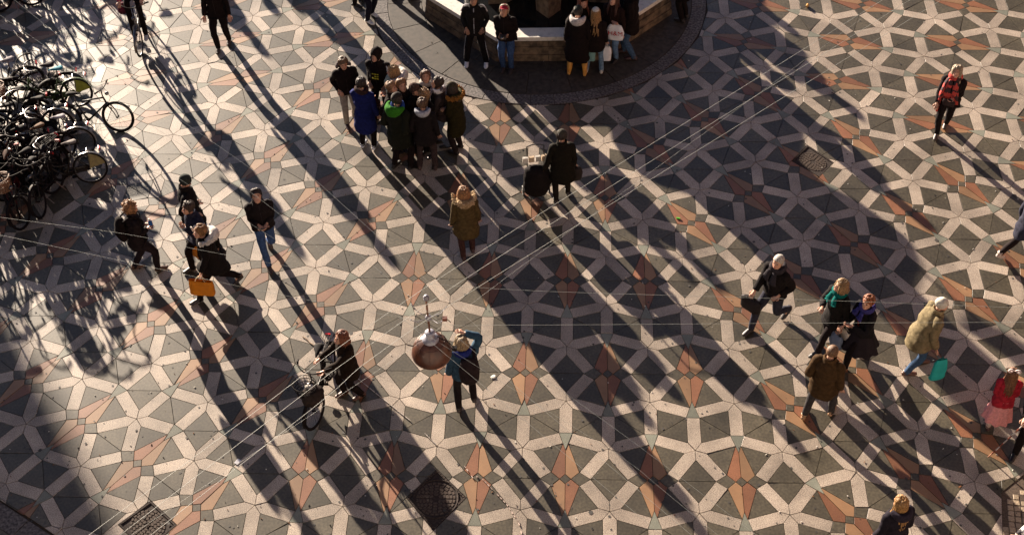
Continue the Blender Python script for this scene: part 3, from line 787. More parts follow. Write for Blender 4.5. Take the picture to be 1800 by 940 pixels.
        Ln = {'long': 1.9, 'longback': 2.3, 'bob': .75, 'bun': .0, 'pony': .3, 'wavy': 2.5}[st]
        if st == 'bun': b.ball(hd(0, -.28, .50), .17*hh, 9, 7, hm, wob=.3, seed=seed)
        if Ln:
            nst = 30
            for i in range(nst):
                t = i/(nst-1); th = -pi*.5+(t-.5)*pi*(1.42 if st != 'longback' else 1.15)
                q = head_pt(th, .1)*1.12; q0 = hd(q.x, q.y, .18); ou = (HR @ V((cos(th), sin(th), 0))); ou.z = 0
                l = Ln*hh*rnd.uniform(.78, 1.05); dn = -Z; o2 = -fwd*.08*h*.2
                wv = .05*hh if st == 'wavy' else .015*hh
                p1 = q0+ou*.03*hh+dn*l*.33+ou*rnd.uniform(-wv, wv); p2 = q0+ou*.12*hh+dn*l*.66+V((rnd.uniform(-wv, wv)*2, rnd.uniform(-wv, wv)*2, 0)); p3 = q0+ou*.10*hh+dn*l+V((rnd.uniform(-wv, wv)*3, rnd.uniform(-wv, wv)*2, 0))
                if l > hh*1.2:
                    back = -fwd*(.03*h) if sin(th) < .2 else fwd*.025*h
                    p2 = p2+back*.8; p3 = p3+back*1.0
                b.tube([hd(q.x*.8, q.y*.8, .36), q0, p1, p2, p3], [.05*hh, .085*hh, .09*hh, .075*hh, .02*hh], 6, None, hm, 2, wob=.2, seed=i)
    if st in ('short', 'long', 'longback', 'bob', 'wavy', 'bun', 'pony'):
        for i in range(46 if st == 'short' else 54):
            th = rnd.uniform(0, 2*pi); fz = .30*max(0, sin(th))**.6; zl = (-.12 if st == 'short' else -.25)+fz+(.25 if sin(th) > .2 else 0); part = rnd.uniform(-.2, .2)
            pts = []; nseg = 5
            for q_ in range(nseg):
                f = q_/(nseg-1); z_ = .50+(zl-.50)*f**1.2; q = head_pt(th+part*f, max(z_, -.45)); n_ = V((q.x, q.y+.05, q.z)).normalized(); g_ = .055+.035*rnd.random()
                pts.append(hc+HR @ ((q+n_*g_)*hh))
            b.tube(pts, [.03*hh, .055*hh, .06*hh, .05*hh, .015*hh], 5, None, hm, 2)
    if st != 'none': b.build('hair', None, root, smooth=True)
    if hat:
        kind, c1 = hat[0], hat[1]; b = MB(); hm = cloth(c1, 40)
        if kind == 'beanie':
            rough_cap(b, HR, hc, hh, lambda th: .04+.10*fr_(th), .07, hm, 18, 8, .15, seed, top=.10)
            pts = [hc+HR @ (head_pt(2*pi*k/14, .10+.09*fr_(2*pi*k/14))*1.13*hh) for k in range(14)]; b.tube(pts, [(.075*hh, .03*hh)]*14, 6, HR @ Z, hm, 1, closed=True)
            b.build('beanie', None, root, smooth=True)
            if len(hat) > 2:
                b = MB(); b.ball(hd(0, -.08, .72), .2*hh, 12, 9, cloth(hat[2], 60), wob=.5, seed=seed, wf=6); b.build('pompom', None, root, smooth=False)
        elif kind == 'band':
            pts = [hc+HR @ (head_pt(2*pi*k/14, .22)*1.10*hh) for k in range(14)]; b.tube(pts, [(.09*hh, .025*hh)]*14, 6, HR @ Z, hm, 1, closed=True); b.build('headband', None, root, smooth=True)
        elif kind == 'cap':
            rough_cap(b, HR, hc, hh, lambda th: .10+.08*fr_(th), .06, hm, 18, 8, .05, seed, top=.04)
            b.tube([hd(0, .25, .22), hd(0, .42, .20), hd(0, .60, .15)], [(.27*hh, .02*hh), (.25*hh, .015*hh), (.12*hh, .01*hh)], 10, HR @ X, hm, 2); b.build('cap', None, root, smooth=True)
        elif kind == 'hoodup':
            rough_cap(b, HR, hc, hh, lambda th: -.62+.72*fr_(th)**.8, .12, hm, 20, 10, .12, seed, top=.08)
            b.build('hood', None, root, smooth=True)
        elif kind == 'bow':
            for s in (1, -1): b.tube([hd(0, -.2, .55), hd(.22*s, -.2, .68), hd(.42*s, -.25, .62), hd(.36*s, -.28, .48), hd(0, -.2, .55)], [.03*hh, .08*hh, .10*hh, .08*hh, .03*hh], 6, None, hm, 3)
            b.build('bow', None, root, smooth=True)
    if hood:
        c1, size, fur = hood; b = MB(); m = cloth(c1, 30)
        pts = []; rr = []
        for i in range(9):
            a = pi+.15+ (pi-.3)*i/8; w_ = sin((i/8)*pi)
            pts.append(neck+sx*cos(a)*(.068+.012*size)*h+fwd*(sin(a)*(.060+.035*size)+.012)*h+up*(.035-.02*w_)*h); rr.append(((.020+.026*w_*size)*h, (.016+.018*w_*size)*h))
        b.tube(pts, rr, 10, Z, m, 3, wob=.25 if not fur else .2, seed=seed, wf=16)
        b.build('hood', None, root, smooth=True)
        if fur:
            b = MB(); fm = cloth(fur, 90, .55)
            for i in range(150):
                a = pi-.35+(pi+.7)*rnd.random(); q = neck+sx*cos(a)*(.085+.015*size)*h+fwd*(sin(a)*(.085+.03*size)+.012)*h+up*rnd.uniform(.0, .05)*h
                d = (q-neck+Z*rnd.uniform(-.02, .08)*h+V((rnd.uniform(-1, 1), rnd.uniform(-1, 1), rnd.uniform(-1, 1)))*.04*h).normalized()
                b.tube([q-d*.012*h, q+d*.016*h, q+d*.034*h], [.012*h, .009*h, .002*h], 5, None, fm)
            b.build('fur_trim', None, root, smooth=True)
    if scarf:
        c1, c2, hang = scarf; b = MB(); m = cloth(c1, 25, .8) if c2 is None else mat('scarf_%s' % '_'.join('%.2f' % x for x in c1+c2), c1, .9, c2, 9, .3, contrast=(.48, .52))
        pts = [neck+sx*cos(a)*.062*h+fwd*sin(a)*.062*h+up*(.015+.01*sin(a*2))*h for a in [i*2*pi/10 for i in range(10)]]
        b.tube(pts, [(.032*h, .022*h)]*10, 8, Z, m, 2, closed=True, wob=.3, seed=seed, wf=20)
        if hang:
            for s in (-1, 1):
                q = neck+fwd*.075*h+sx*s*.03*h; b.tube([q, q+fwd*.035*h-up*.08*h+sx*s*.012*h, q+fwd*.035*h-Z*hang*h*(.8 if s > 0 else 1)+sx*s*.02*h], [(.025*h, .012*h), (.036*h, .012*h), (.045*h*min(2.2, .6+hang*3), .012*h)], 8, sx, m, 3, wob=.3, seed=seed, wf=18)
        b.build('scarf', None, root, smooth=True)
    root['_x'] = 0; del root['_x']
    M = Matrix.Translation(root.location) @ Matrix.Rotation(rad(face-90), 4, 'Z')
    return dict(root=root, M=M, hands=hands, neck=neck, shl=shl, chest=chest, P=P, up=up, sx=sx, fwd=fwd, h=h, hc=hc, HR=HR, hh=hh, face=face, knees=knees)

# ---- things carried
def at_w(p, v): return p['M'] @ v
def bag(p, hand, label, cat, col, size=(.30, .12, .34), kind='paper', drop=.10, rot=0, wrot=None, group=None, name=None, text=None, tint2=None, off=(0, 0)):
    """carried by its handles: paper bag with rope handles, plastic bag, holdall"""
    wr, fd, pn, wd, grip = p['hands'][hand]; g = at_w(p, grip)+V((off[0], off[1], 0))
    t = empty(name or ('shopping_bag' if kind != 'holdall' else 'holdall'), (g.x, g.y, g.z), rad(p['face']-90+rot) if wrot is None else rad(wrot)); tag(t, label, cat, group)
    w_, d_, h_ = size; m = cloth(col, 8, .85, .6); z0 = -drop
    b = MB(); n = 10
    def outline(k, z, t_):
        th = 2*pi*k/20; ex = .35 if kind == 'paper' else .6
        c, s = cos(th), sin(th); r = 1/((abs(c)**(2/ex)+abs(s)**(2/ex))**(ex/2))
        return (c*r*w_/2*t_, s*r*d_/2*t_*(1+.1*sin(th*3+z*9)), z)
    if kind == 'plastic': m = cloth(col, 6, .45, .55)
    rows = [(z0-h_, .92 if kind == 'paper' else .7), (z0-h_*.97, 1.0), (z0-h_*.85, 1.03), (z0-h_*.68, 1.0), (z0-h_*.5, 1.0 if kind == 'paper' else 1.08), (z0-h_*.2, .97 if kind == 'paper' else .95), (z0, .96 if kind == 'paper' else .7)]
    if kind == 'holdall': rows = [(z0-h_, .85), (z0-h_*.9, 1.0), (z0-h_*.4, 1.04), (z0-h_*.1, .93), (z0, .7)]
    vs = []
    for z, t_ in rows:
        for k in range(20):
            o = outline(k, z, t_); dd = .5 if (z == z0 and kind != 'holdall') else 1
            nz_ = noise.noise(V((o[0]*9, o[1]*9+z*3, z*7+g.x))) if kind != 'paper' else noise.noise(V((o[0]*5, z*4, g.x)))*.35
            vs.append((o[0]*(1+.16*nz_), o[1]*dd*(1+.55*nz_), o[2]+.012*nz_))
    fs = [(i*20+k, i*20+(k+1) % 20, (i+1)*20+(k+1) % 20, (i+1)*20+k) for i in range(len(rows)-1) for k in range(20)]+[tuple(range(19, -1, -1))]
    if kind == 'holdall': fs.append(tuple((len(rows)-1)*20+k for k in range(20)))
    b.add(vs, fs, m); b.build('bag_body', None, t, smooth=kind != 'paper')
    for s in (1, -1):
        b = MB(); b.tube([(-w_*.22, s*d_*.2, z0-.02), (-w_*.12, s*d_*.1, z0*.35), (0, s*.01, .005), (w_*.12, s*d_*.1, z0*.35), (w_*.22, s*d_*.2, z0-.02)], .006 if kind != 'holdall' else .011, 5, None, cloth(tint2 or tuple(c*.6 for c in col)), 3); b.build('handle', None, t, smooth=True)
    if text:
        add_text(text[0], text[1], t, (0, (-d_/2-.012)*(text[3] if len(text) > 3 else 1), z0-h_*.5), (pi/2, 0, 0 if (len(text) < 4 or text[3] > 0) else pi), text[2])
    return t
def add_text(s, size, parent, loc, rot, col, name='lettering', ext=.001):
    cu = bpy.data.curves.new(name, 'FONT'); cu.body = s; cu.size = size; cu.align_x = 'CENTER'; cu.align_y = 'CENTER'; cu.extrude = ext; cu.space_character = 1.0
    o = bpy.data.objects.new(name, cu); COL.objects.link(o); dg = bpy.context.evaluated_depsgraph_get(); me = bpy.data.meshes.new_from_object(o.evaluated_get(dg)); bpy.data.objects.remove(o)
    o = bpy.data.objects.new(name, me); COL.objects.link(o); me.materials.clear(); me.materials.append(cloth(col)); o.parent = parent; o.location = loc; o.rotation_euler = rot
    return o
def backpack(p, label, col, scale=1.0, side_=0):
    h = p['h']; c = p['chest']-p['fwd']*.125*h+p['sx']*side_*h+p['up']*.0*h; w = at_w(p, c)
    t = empty('backpack', (w.x, w.y, w.z), rad(p['face']-90)); tag(t, label, 'backpack'); m = cloth(col, 14)
    b = MB(); s = scale*h
    b.tube([(0, 0, -.15*s), (0, -.01*s, -.13*s), (0, -.015*s, 0), (0, 0, .11*s), (0, .015*s, .135*s)], [(.05*s, .03*s), (.085*s, .055*s), (.095*s, .062*s), (.075*s, .05*s), (.03*s, .02*s)], 12, V((1, 0, 0)), m, 3, wob=.12, wf=9); b.build('pack', None, t, smooth=True)
    b = MB(); b.tube([(0, -.055*s, -.11*s), (0, -.062*s, -.04*s), (0, -.05*s, .0)], [(.05*s, .02*s), (.065*s, .03*s), (.05*s, .015*s)], 10, V((1, 0, 0)), m, 2); b.build('pocket', None, t, smooth=True)
    for q in (1, -1):
        b = MB(); b.tube([(q*.05*s, .0, .10*s), (q*.06*h, .11*h, .155*h), (q*.065*h, .21*h, .08*h), (q*.075*h, .19*h, -.03*h), (q*.09*h, .06*h, -.10*h)], [(.016*h, .006*h)]*5, 6, V((1, 0, 0)), m, 3); b.build('strap', None, t, smooth=True)
    return t
def phone(p, hand, label):
    wr, fd, pn, wd, g = p['hands'][hand]; w = at_w(p, g+Z_*.01)
    t = empty('phone', (w.x, w.y, w.z), rad(p['face']-90)); tag(t, label, 'phone'); b = MB(); R = Matrix.Rotation(rad(35), 3, 'X')
    b.box((0, 0, 0), (.075, .15, .010), rot=R, m=mat('phone_body', (.02, .02, .022), .3)); b.build('case', None, t)
    b = MB(); b.box(R @ V((0, 0, .0065)), (.068, .138, .002), rot=R, m=mat('phone_glass', (.03, .035, .05), .08)); b.build('screen', None, t)
    return t
Z_ = V((0, 0, 1))
# ================================================================ the people of the square
GL = 'group of friends standing left of the fountain'
GF = 'people gathered at the fountain'
# -- upper left
man_top = person('man in a long black coat walking down at the top edge, head cut off', (394, 80), -86, 1.82, stride=.16, lead='R', arms=('down', 'down'), top=BLACK, hem=.42, legs=BLACK, flare=1.05, shoes=(.05, .03, .025))
rider = None
p = person('person in black trainers just left of the white shod one at the top edge', (628, 6), -20, 1.76, stance=.14, top=BLACK, legs=BLACK, hem=.45, arms=('pocket', 'pocket'), group=None)
p = person('person in dark trousers and bright white trainers at the top edge left of the fountain', (650, 33), -35, 1.78, stance=.15, stride=.06, top=DGREY, legs=NAVY, hem=.42, shoes=WHITE, arms=('pocket', 'phone'))
p = person('person cut off at the top edge with one dark brown shoe showing beside the fountain', (704, -2), 20, 1.76, stride=.2, top=BLACK, legs=BLACK, shoes=(.04, .012, .01))
# -- at the fountain
p = person('young man in a black tracksuit with white stripes and grey headband leaning on the fountain', (838, 112), -92, 1.74, stance=.24, lean=-4, hp=-22, top=(0.011, 0.009, 0.009), hem=.45, legs=(0.008, 0.006, 0.007), shoes=(.75, .75, .8), hair=('short', DBRN), hat=('band', (.30, .30, .38)), arms=('pocket', 'pocket'), trim=(.55, .53, .55), bulk=1.08, skin=M_SKIN2)
p = person('young man in blue jeans and red cap bending over a camera at the fountain', (892, 122), -100, 1.72, stance=.10, lean=12, hp=-40, top=BLACK, hem=.47, legs=(0.035, 0.070, 0.170), hair=('short', PALEBL), hat=('cap', (.30, .015, .035)), arms=('low', 'low'), bulk=1.08, skin=M_SKIN2, shoes=(.03, .02, .02))
g = at_w(p, (p['hands']['L'][4]+p['hands']['R'][4])/2+V((0, .02, .02)))
t = empty('camera', (g.x, g.y, g.z), rad(-100-90)); tag(t, 'small dark camera held by the young man in blue jeans at the fountain', 'camera'); b = MB(); b.box((0, 0, 0), (.13, .05, .09), m=mat('camera_body', (.03, .028, .03), .35)); b.build('camera_body', None, t); b = MB(); b.tube([(0, .02, 0), (0, .08, 0)], [.035, .032], 12, m=mat('lens_ring', (.3, .25, .22), .2, metal=.8)); b.build('lens', None, t, smooth=True)
w_boots = person('woman in a long black coat with pale hood and tan boots at the fountain', (1014, 131), 82, 1.68, stance=.20, top=BLACK, hem=.26, flare=1.15, bulk=1.15, legs=BLACK, shoes=(.55, .26, .05), boots=.55, hair=('short', DBRN), hat=('beanie', (.03, .035, .03)), hood=((.50, .46, .45), 1.5, None), arms=('down', 'down'))
bag(w_boots, 'R', 'patterned teal shopping bag hanging beside the woman with tan boots', 'shopping bag', (.16, .30, .30), (.24, .10, .30), 'plastic', name='shopping_bag', tint2=(.5, .6, .6))
girl = person('girl with long wavy golden hair and a white beanie, seen from behind at the fountain', (1044, 127), 84, 1.58, stance=.20, top=BLACK, hem=.42, flare=1.1, bulk=1.1, legs=LJEAN, shoes=(.6, .55, .5), hair=('wavy', (.42, .22, .08)), hat=('beanie', (.62, .58, .50)), arms=('fold', 'down'))
bag(girl, 'R', 'white plastic bag hanging at the right hand of the girl with golden hair', 'shopping bag', (.70, .70, .72), (.22, .10, .36), 'plastic', name='shopping_bag', drop=.06)
p = person('person with a black pompom hat and reddish hair behind the pale hood at the fountain', (1021, 108), -65, 1.66, hp=-25, top=BLACK, hem=.4, hair=('long', (.28, .07, .03)), hat=('beanie', BLACK, (.45, .27, .16)), arms=('pocket', 'pocket'), legs=BLACK)
hm_w = person('young woman with long dark brown hair holding a white shop bag at the fountain', (1077, 104), -120, 1.68, stance=.10, lean=4, hp=-25, top=(0.017, 0.008, 0.007), hem=.45, legs=(0.120, 0.200, 0.330), hair=('long', (.09, .03, .02)), arms=('down', 'fold'), shoes=BLACK)
bag(hm_w, 'R', 'white shop bag with red letters held by the dark haired young woman at the fountain', 'shopping bag', (.66, .66, .70), (.34, .08, .38), 'plastic', name='shopping_bag', drop=.03, wrot=-10, text=('H&M', .15, (.45, .01, .015), 1), tint2=(.7, .7, .7))
p = person('tall person in a long black coat at the right end of the fountain group', (1106, 99), 172, 1.86, stance=.12, stride=.12, lean=2, hp=-10, top=BLACK, hem=.40, legs=(0.050, 0.090, 0.160), hair=('short', DBRN), arms=('low', 'down'), bulk=1.08, shoes=(.05, .02, .02), hood=(BLACK, 1, None))
p = person('person all in black in deep shade just right of the fountain, top edge', (1202, 36), 150, 1.78, top=BLACK, legs=BLACK, hem=.35, hair=('short', DBRN), arms=('pocket', 'pocket'))
# -- the group left of the fountain
def G(*a, **k): return person(*a, group=GL, **k)
G('young man in black hooded jacket and grey trousers at the left of the group', (617, 214), -70, 1.68, stance=.12, stride=.1, hp=5, top=BLACK, hem=.47, legs=(0.340, 0.290, 0.250), hair=('short', (.20, .11, .06)), arms=('pocket', 'pocket'), hood=((.1, .08, .08), 1, None), bulk=1.1, shoes=(.05, .02, .02))
bw = G('woman in a bright blue coat with a thick dark scarf and white trainers', (648, 260), 78, 1.72, stance=.14, top=(0.010, 0.015, 0.100), hem=.30, flare=1.1, legs=(0.011, 0.007, 0.007), shoes=(.6, .62, .7), hair=('bun', DBRN), scarf=((.03, .015, .015), None, 0), arms=('fold', 'down'), bulk=1.02)
bag(bw, 'L', 'dark shopping bag with a red handle and pale letters held by the woman in blue', 'shopping bag', (.05, .02, .018), (.30, .10, .30), 'paper', name='shopping_bag', drop=.05, wrot=-5, text=('DRAVN', .09, (.4, .3, .25), 1), tint2=(.45, .05, .03), off=(-.02, -.02))
hp_ = G('young man in a black hoodie with the hood up and yellow print on the chest', (676, 208), -105, 1.80, stance=.12, stride=.15, hp=-22, hy=-10, top=BLACK, hem=.47, legs=(0.011, 0.008, 0.008), hair=('short', DBRN), hat=('hoodup', BLACK), arms=('pocket', 'pocket'), bulk=1.12)
pc = hp_['chest']+hp_['fwd']*.100*hp_['h']
b = MB(); ym = mat('yellow_print', (.65, .60, .03), .8)
for r in range(3):
    for c in range(3):
        if (r, c) != (1, 2): b.box(pc+V((-.055+c*.05, .012+.006*r, .05-r*.05)), (.036, .006, .022 if r < 2 else .03), rz=0, m=ym)
b.build('chest_print', None, hp_['root'])
G('woman with blond hair and a big white fluffy hood over a dark coat', (706, 232), 195, 1.68, hp=-8, top=(0.011, 0.010, 0.009), hem=.35, bulk=1.1, legs=BLACK, hair=('bob', (.45, .28, .12)), hood=((.55, .50, .46), 2.0, (.72, .68, .64)), scarf=((.30, .36, .33), None, .2), arms=('low', 'low'))
G('young woman with brown hair in a bun and a grey fluffy scarf looking down', (757, 240), -80, 1.66, hp=-35, top=(0.017, 0.014, 0.014), hem=.38, legs=BLACK, hair=('bun', (.20, .09, .05)), scarf=((.40, .36, .33), None, 0), arms=('low', 'low'))
ph = G('young woman with dark hair and a black and white checked scarf looking at her phone', (781, 254), 185, 1.70, hp=-18, stance=.12, stride=.1, top=(0.050, 0.035, 0.035), hem=.45, legs=(0.100, 0.130, 0.200), hair=('bun', (.06, .03, .02)), scarf=((.70, .66, .66), (.12, .10, .12), .28), arms=('phone', 'low'), shoes=BLACK)
phone(ph, 'L', 'phone held by the young woman with the checked scarf')
G('person in an olive parka with orange brown fur trim, rightmost of the group', (806, 266), 160, 1.70, stance=.13, top=(0.019, 0.015, 0.004), hem=.32, bulk=1.15, legs=(0.017, 0.011, 0.011), hair=('long', DBRN), hat=('beanie', (.05, .04, .025)), hood=((.055, .045, .012), 1.2, (.30, .13, .03)), arms=('fold', 'fold'), shoes=BLACK)
G('man in a black jacket with a bright green hood and black beanie, seen from behind', (708, 296), 60, 1.84, stance=.16, stride=.08, top=(0.010, 0.011, 0.007), hem=.38, bulk=1.18, legs=BLACK, hair=('short', DBRN), hat=('beanie', (.03, .025, .022)), hood=((.03, .16, .012), 1.7, None), scarf=((.02, .05, .20), None, 0), arms=('pocket', 'pocket'))
G('person with light brown hair behind the green hood', (716, 258), -60, 1.72, hp=-20, top=(0.017, 0.011, 0.011), legs=BLACK, hair=('short', (.34, .17, .08)), arms=('pocket', 'pocket'))
G('person with short fair hair and dark jacket left of the green hood', (697, 262), -20, 1.70, hp=-15, top=BLACK, legs=BLACK, hair=('short', (.38, .20, .10)), arms=('pocket', 'pocket'))
G('man in a black jacket with pale grey collar, seen from behind, nearest of the group', (752, 297), 88, 1.72, stance=.18, top=(0.012, 0.009, 0.010), hem=.46, bulk=1.12, legs=(0.045, 0.030, 0.030), hair=('short', (.16, .08, .04)), collar=(.42, .44, .50), arms=('pocket', 'down'), hood=((.40, .42, .48), .8, None), shoes=(.06, .03, .025))
G('person in a black beanie between the grey collar and the fluffy scarf', (737, 266), -30, 1.70, hp=-15, top=BLACK, legs=BLACK, hair=('short', DBRN), hat=('beanie', (.06, .035, .03)), arms=('pocket', 'pocket'))
G('young woman with curly sand coloured hair inside the group', (757, 270), -130, 1.62, hp=-10, top=BLACK, legs=BLACK, hair=('curly', (.50, .30, .14)), arms=('fold', 'fold'))
# -- man with the trolley
cart_man = person('man in a dark coat and cap pulling a shopping trolley, seen from behind', (988, 350), 100, 1.66, stance=.16, stride=.12, lean=6, top=(0.010, 0.008, 0.005), hem=.36, flare=1.05, bulk=1.22, legs=(0.014, 0.010, 0.008), hair=('short', DBRN), hat=('beanie', (.05, .045, .035)), arms=((-.22, .0, .46), 'down'), shoes=(.05, .04, .04))
bag(cart_man, 'R', 'black shoulder bag hanging at the right side of the man with the trolley', 'bag', (.022, .017, .016), (.34, .16, .30), 'holdall', name='shoulder_bag', drop=.02)
# -- middle
fur_w = person('woman in an olive parka with beige fur hood walking away in the middle', (823, 449), 105, 1.68, stance=.12, stride=.10, lean=3, hy=25, hp=-5, top=(0.075, 0.050, 0.020), hem=.37, flare=1.08, bulk=1.12, legs=(0.050, 0.022, 0.020), hair=('bob', (.42, .19, .07)), hood=((.30, .20, .11), 1.3, (.50, .36, .22)), arms=('down', 'down'), shoes=(.05, .02, .02))
pm = person('man in black jacket and blue jeans looking at his phone as he walks', (474, 450), -72, 1.76, stride=.34, lead='R', stance=.06, lean=4, hp=-35, top=(0.014, 0.010, 0.011), hem=.46, bulk=1.12, legs=(0.045, 0.085, 0.200), hair=('short', DBRN), arms=('low', 'low'), shoes=(.05, .03, .03), rise=.05, skin=M_SKIN)
phone(pm, 'R', 'phone held in both hands by the walking man in blue jeans')
p = person('man in a dark beanie and glasses looking up to the right behind two others', (352, 432), 12, 1.80, stance=.12, stride=.2, hp=22, lean=0, top=(0.012, 0.009, 0.009), hem=.34, bulk=1.15, legs=BLACK, hair=('crop', DBRN), hat=('beanie', (.03, .035, .032)), arms=('pocket', 'pocket'))
b = MB()
for s in (1, -1): b.tube([p['hc']+p['HR'] @ (V((.13*s+.09*cos(a), .37, .03+.07*sin(a)))*p['hh']) for a in [i*pi/4 for i in range(8)]], .004, 5, closed=True, m=mat('red_glasses', (.25, .02, .02), .3))
b.build('glasses', None, p['root'])
p = person('dark haired man in a navy jacket looking down, middle of the walking trio', (366, 470), 215, 1.74, stance=.12, stride=.3, hp=-12, lean=5, top=(0.022, 0.022, 0.040), hem=.42, bulk=1.12, legs=BLACK, hair=('short', (.07, .035, .02)), arms=('fold', 'down'))
bag(p, 'R', 'orange paper bag half hidden behind the black coat of the walking trio', 'shopping bag', (.58, .22, .02), (.30, .12, .40), 'paper', name='shopping_bag', drop=.02, wrot=-35, off=(.10, -.10))
ow = person('woman in a black coat with a white fur hood striding left with an orange bag', (388, 512), 208, 1.78, stride=.46, lead='L', stance=.08, lean=6, hp=-15, top=(0.011, 0.008, 0.008), hem=.36, flare=1.1, bulk=1.1, legs=BLACK, hair=('short', (.36, .16, .05)), hood=((.62, .58, .54), 1.9, (.74, .70, .66)), arms=((-.10, .16, .42), 'back'), shoes=(.03, .02, .02), rise=.05)
bag(ow, 'L', 'bright orange paper bag held out by the striding woman with the white fur hood', 'shopping bag', (.60, .20, .015), (.44, .13, .34), 'paper', name='shopping_bag', drop=.10, wrot=-6, tint2=(.7, .55, .35))
bag(ow, 'R', 'black shoulder bag behind the striding woman with the white fur hood', 'bag', (.022, .018, .017), (.32, .14, .22), 'holdall', name='shoulder_bag', drop=.0, off=(0, .05))
cw = person('woman with curly golden brown hair and a black backpack near the parked bicycles', (258, 474), 28, 1.72, stride=.22, lead='R', stance=.14, lean=4, hp=-18, top=(0.017, 0.011, 0.012), hem=.45, legs=(0.017, 0.011, 0.014), bulk=1.1, hair=('curly', (.42, .20, .08)), arms=('low', 'low'), shoes=(.10, .05, .03))
backpack(cw, 'black backpack on the woman with curly hair', BLACK, .95)
g = at_w(cw, (cw['hands']['L'][4]+cw['hands']['R'][4])/2+V((0, 0, .02)))
t = empty('water_bottle', (g.x, g.y, g.z)); tag(t, 'blue bottle with a white cap held by the woman with curly hair', 'bottle'); b = MB(); revolve(b, [(.001, -.09), (.036, -.09), (.038, -.02), (.036, .06), (.016, .09), (.016, .10)], 12); b.build('bottle_body', cloth((.03, .12, .40)), t, smooth=True); b = MB(); revolve(b, [(.018, .095), (.018, .125), (.001, .127)], 12); b.build('bottle_cap', cloth((.7, .65, .6)), t, smooth=True)
cyc = person('woman with auburn hair in a long dark brown coat pushing her bicycle', (622, 694), 212, 1.66, stance=.12, stride=.14, lean=4, hp=-25, top=(0.015, 0.008, 0.005), hem=.38, bulk=1.05, legs=(0.011, 0.006, 0.005), hair=('bob', (.25, .07, .025)), arms=((-.04, .27, .60), (.14, .24, .58)), shoes=(.10, .04, .025))
blue = person('blond woman in a denim blue jacket with one arm raised to her head', (820, 713), 100, 1.72, stance=.16, stride=.10, lean=2, hy=12, hp=10, top=(0.035, 0.075, 0.120), hem=.47, bulk=1.12, legs=(0.012, 0.008, 0.009), hair=('bob', (.45, .32, .18)), arms=('down', ((.03, .085, .995, (1, .1, .5)))), shoes=(.03, .02, .02), scarf=((.30, .24, .20), None, 0), hood=((.02, .03, .16), .9, None))
backpack(blue, 'black backpack on the woman in the denim blue jacket', (.022, .014, .016), 1.05, .045)
# -- right half
bc = person('bald white haired man in a black jacket with a scarf walking with a black briefcase', (1352, 568), 222, 1.80, stride=.42, lead='R', stance=.10, lean=3, hy=8, hp=-8, top=(0.011, 0.008, 0.008), hem=.44, bulk=1.14, legs=(0.030, 0.030, 0.045), hair=('ring', WHITEH), scarf=((.03, .025, .03), None, .12), arms=('pocket', 'fwd'), shoes=(.03, .02, .018), rise=.07)
bag(bc, 'R', 'black briefcase carried by the white haired man', 'briefcase', (.018, .014, .015), (.40, .10, .30), 'holdall', name='briefcase', drop=.06, rot=10)
tw_ = person('woman with wavy blond hair in a black coat with a teal scarf walking left', (1458, 606), 210, 1.70, stride=.36, lead='L', stance=.08, lean=3, hy=-20, hp=-18, top=(0.012, 0.010, 0.010), hem=.38, flare=1.08, bulk=1.1, legs=(0.014, 0.009, 0.010), hair=('bob', (.38, .23, .10)), scarf=((.0, .10, .09), None, .10), arms=('down', 'phone'), shoes=(.02, .015, .015))
bag(tw_, 'L', 'grey blue shopping bag between the two walking women', 'shopping bag', (.14, .17, .24), (.28, .12, .30), 'plastic', name='shopping_bag', drop=.05)
rd = person('woman with short ginger hair in a flared black coat gesturing as she walks', (1503, 634), 205, 1.70, stride=.32, lead='L', stance=.10, lean=3, hy=20, hp=-8, top=(0.011, 0.009, 0.011), hem=.45, bulk=1.12, skirt=((.020, .015, .018), .27, 1.25), legs=BLACK, hair=('short', (.36, .10, .025)), scarf=((.04, .035, .15), None, .06), arms=('phone', 'fwd'), shoes=(.03, .015, .015))
b = MB(); hq = rd['h']; b.tube([rd['neck']+V((-.03, .06, .02)), rd['chest']+V((-.03, .16, 0)), rd['P']+V((-.10, .12, .04))], [.010]*3, 6, None, cloth((.30, .03, .02)), 3); b.build('bag_strap', None, rd['root'], smooth=True)
bag(rd, 'R', 'small white paper bag behind the ginger haired woman', 'shopping bag', (.62, .56, .48), (.26, .08, .22), 'paper', name='shopping_bag', drop=.04, off=(.12, .05))
br = person('man with short brown hair in a brown jacket and dark trousers, seen from behind', (1436, 731), 62, 1.80, stance=.20, stride=.16, lead='R', lean=-2, hy=-10, hp=8, top=(0.055, 0.030, 0.012), hem=.40, bulk=1.18, legs=(0.045, 0.040, 0.040), hair=('crop', (.22, .11, .05)), arms=('pocket', 'down'), shoes=(.34, .20, .11))
gj = person('elderly man with a pale cap of white hair in a khaki green jacket leaning right', (1602, 648), 5, 1.80, stride=.16, lead='L', stance=.14, lean=14, hp=-12, top=(0.19, 0.150, 0.085), hem=.42, flare=1.06, bulk=1.25, legs=(0.050, 0.090, 0.170), hair=('none', WHITEH), arms=('down', 'down'), shoes=(.10, .045, .03))
b = MB(); rough_cap(b, gj['HR'], gj['hc'], gj['hh'], lambda th: -.05+.18*max(0, sin(th)), .05, cloth((.50, .47, .40), 30, .85), seed=3, wob=.08); b.build('cap', None, gj['root'], smooth=True)
bag(gj, 'R', 'bright teal plastic bag hanging from the hand of the man in the khaki green jacket', 'shopping bag', (.02, .33, .32), (.24, .09, .50), 'plastic', name='shopping_bag', drop=.03, off=(.08, -.12), wrot=15)
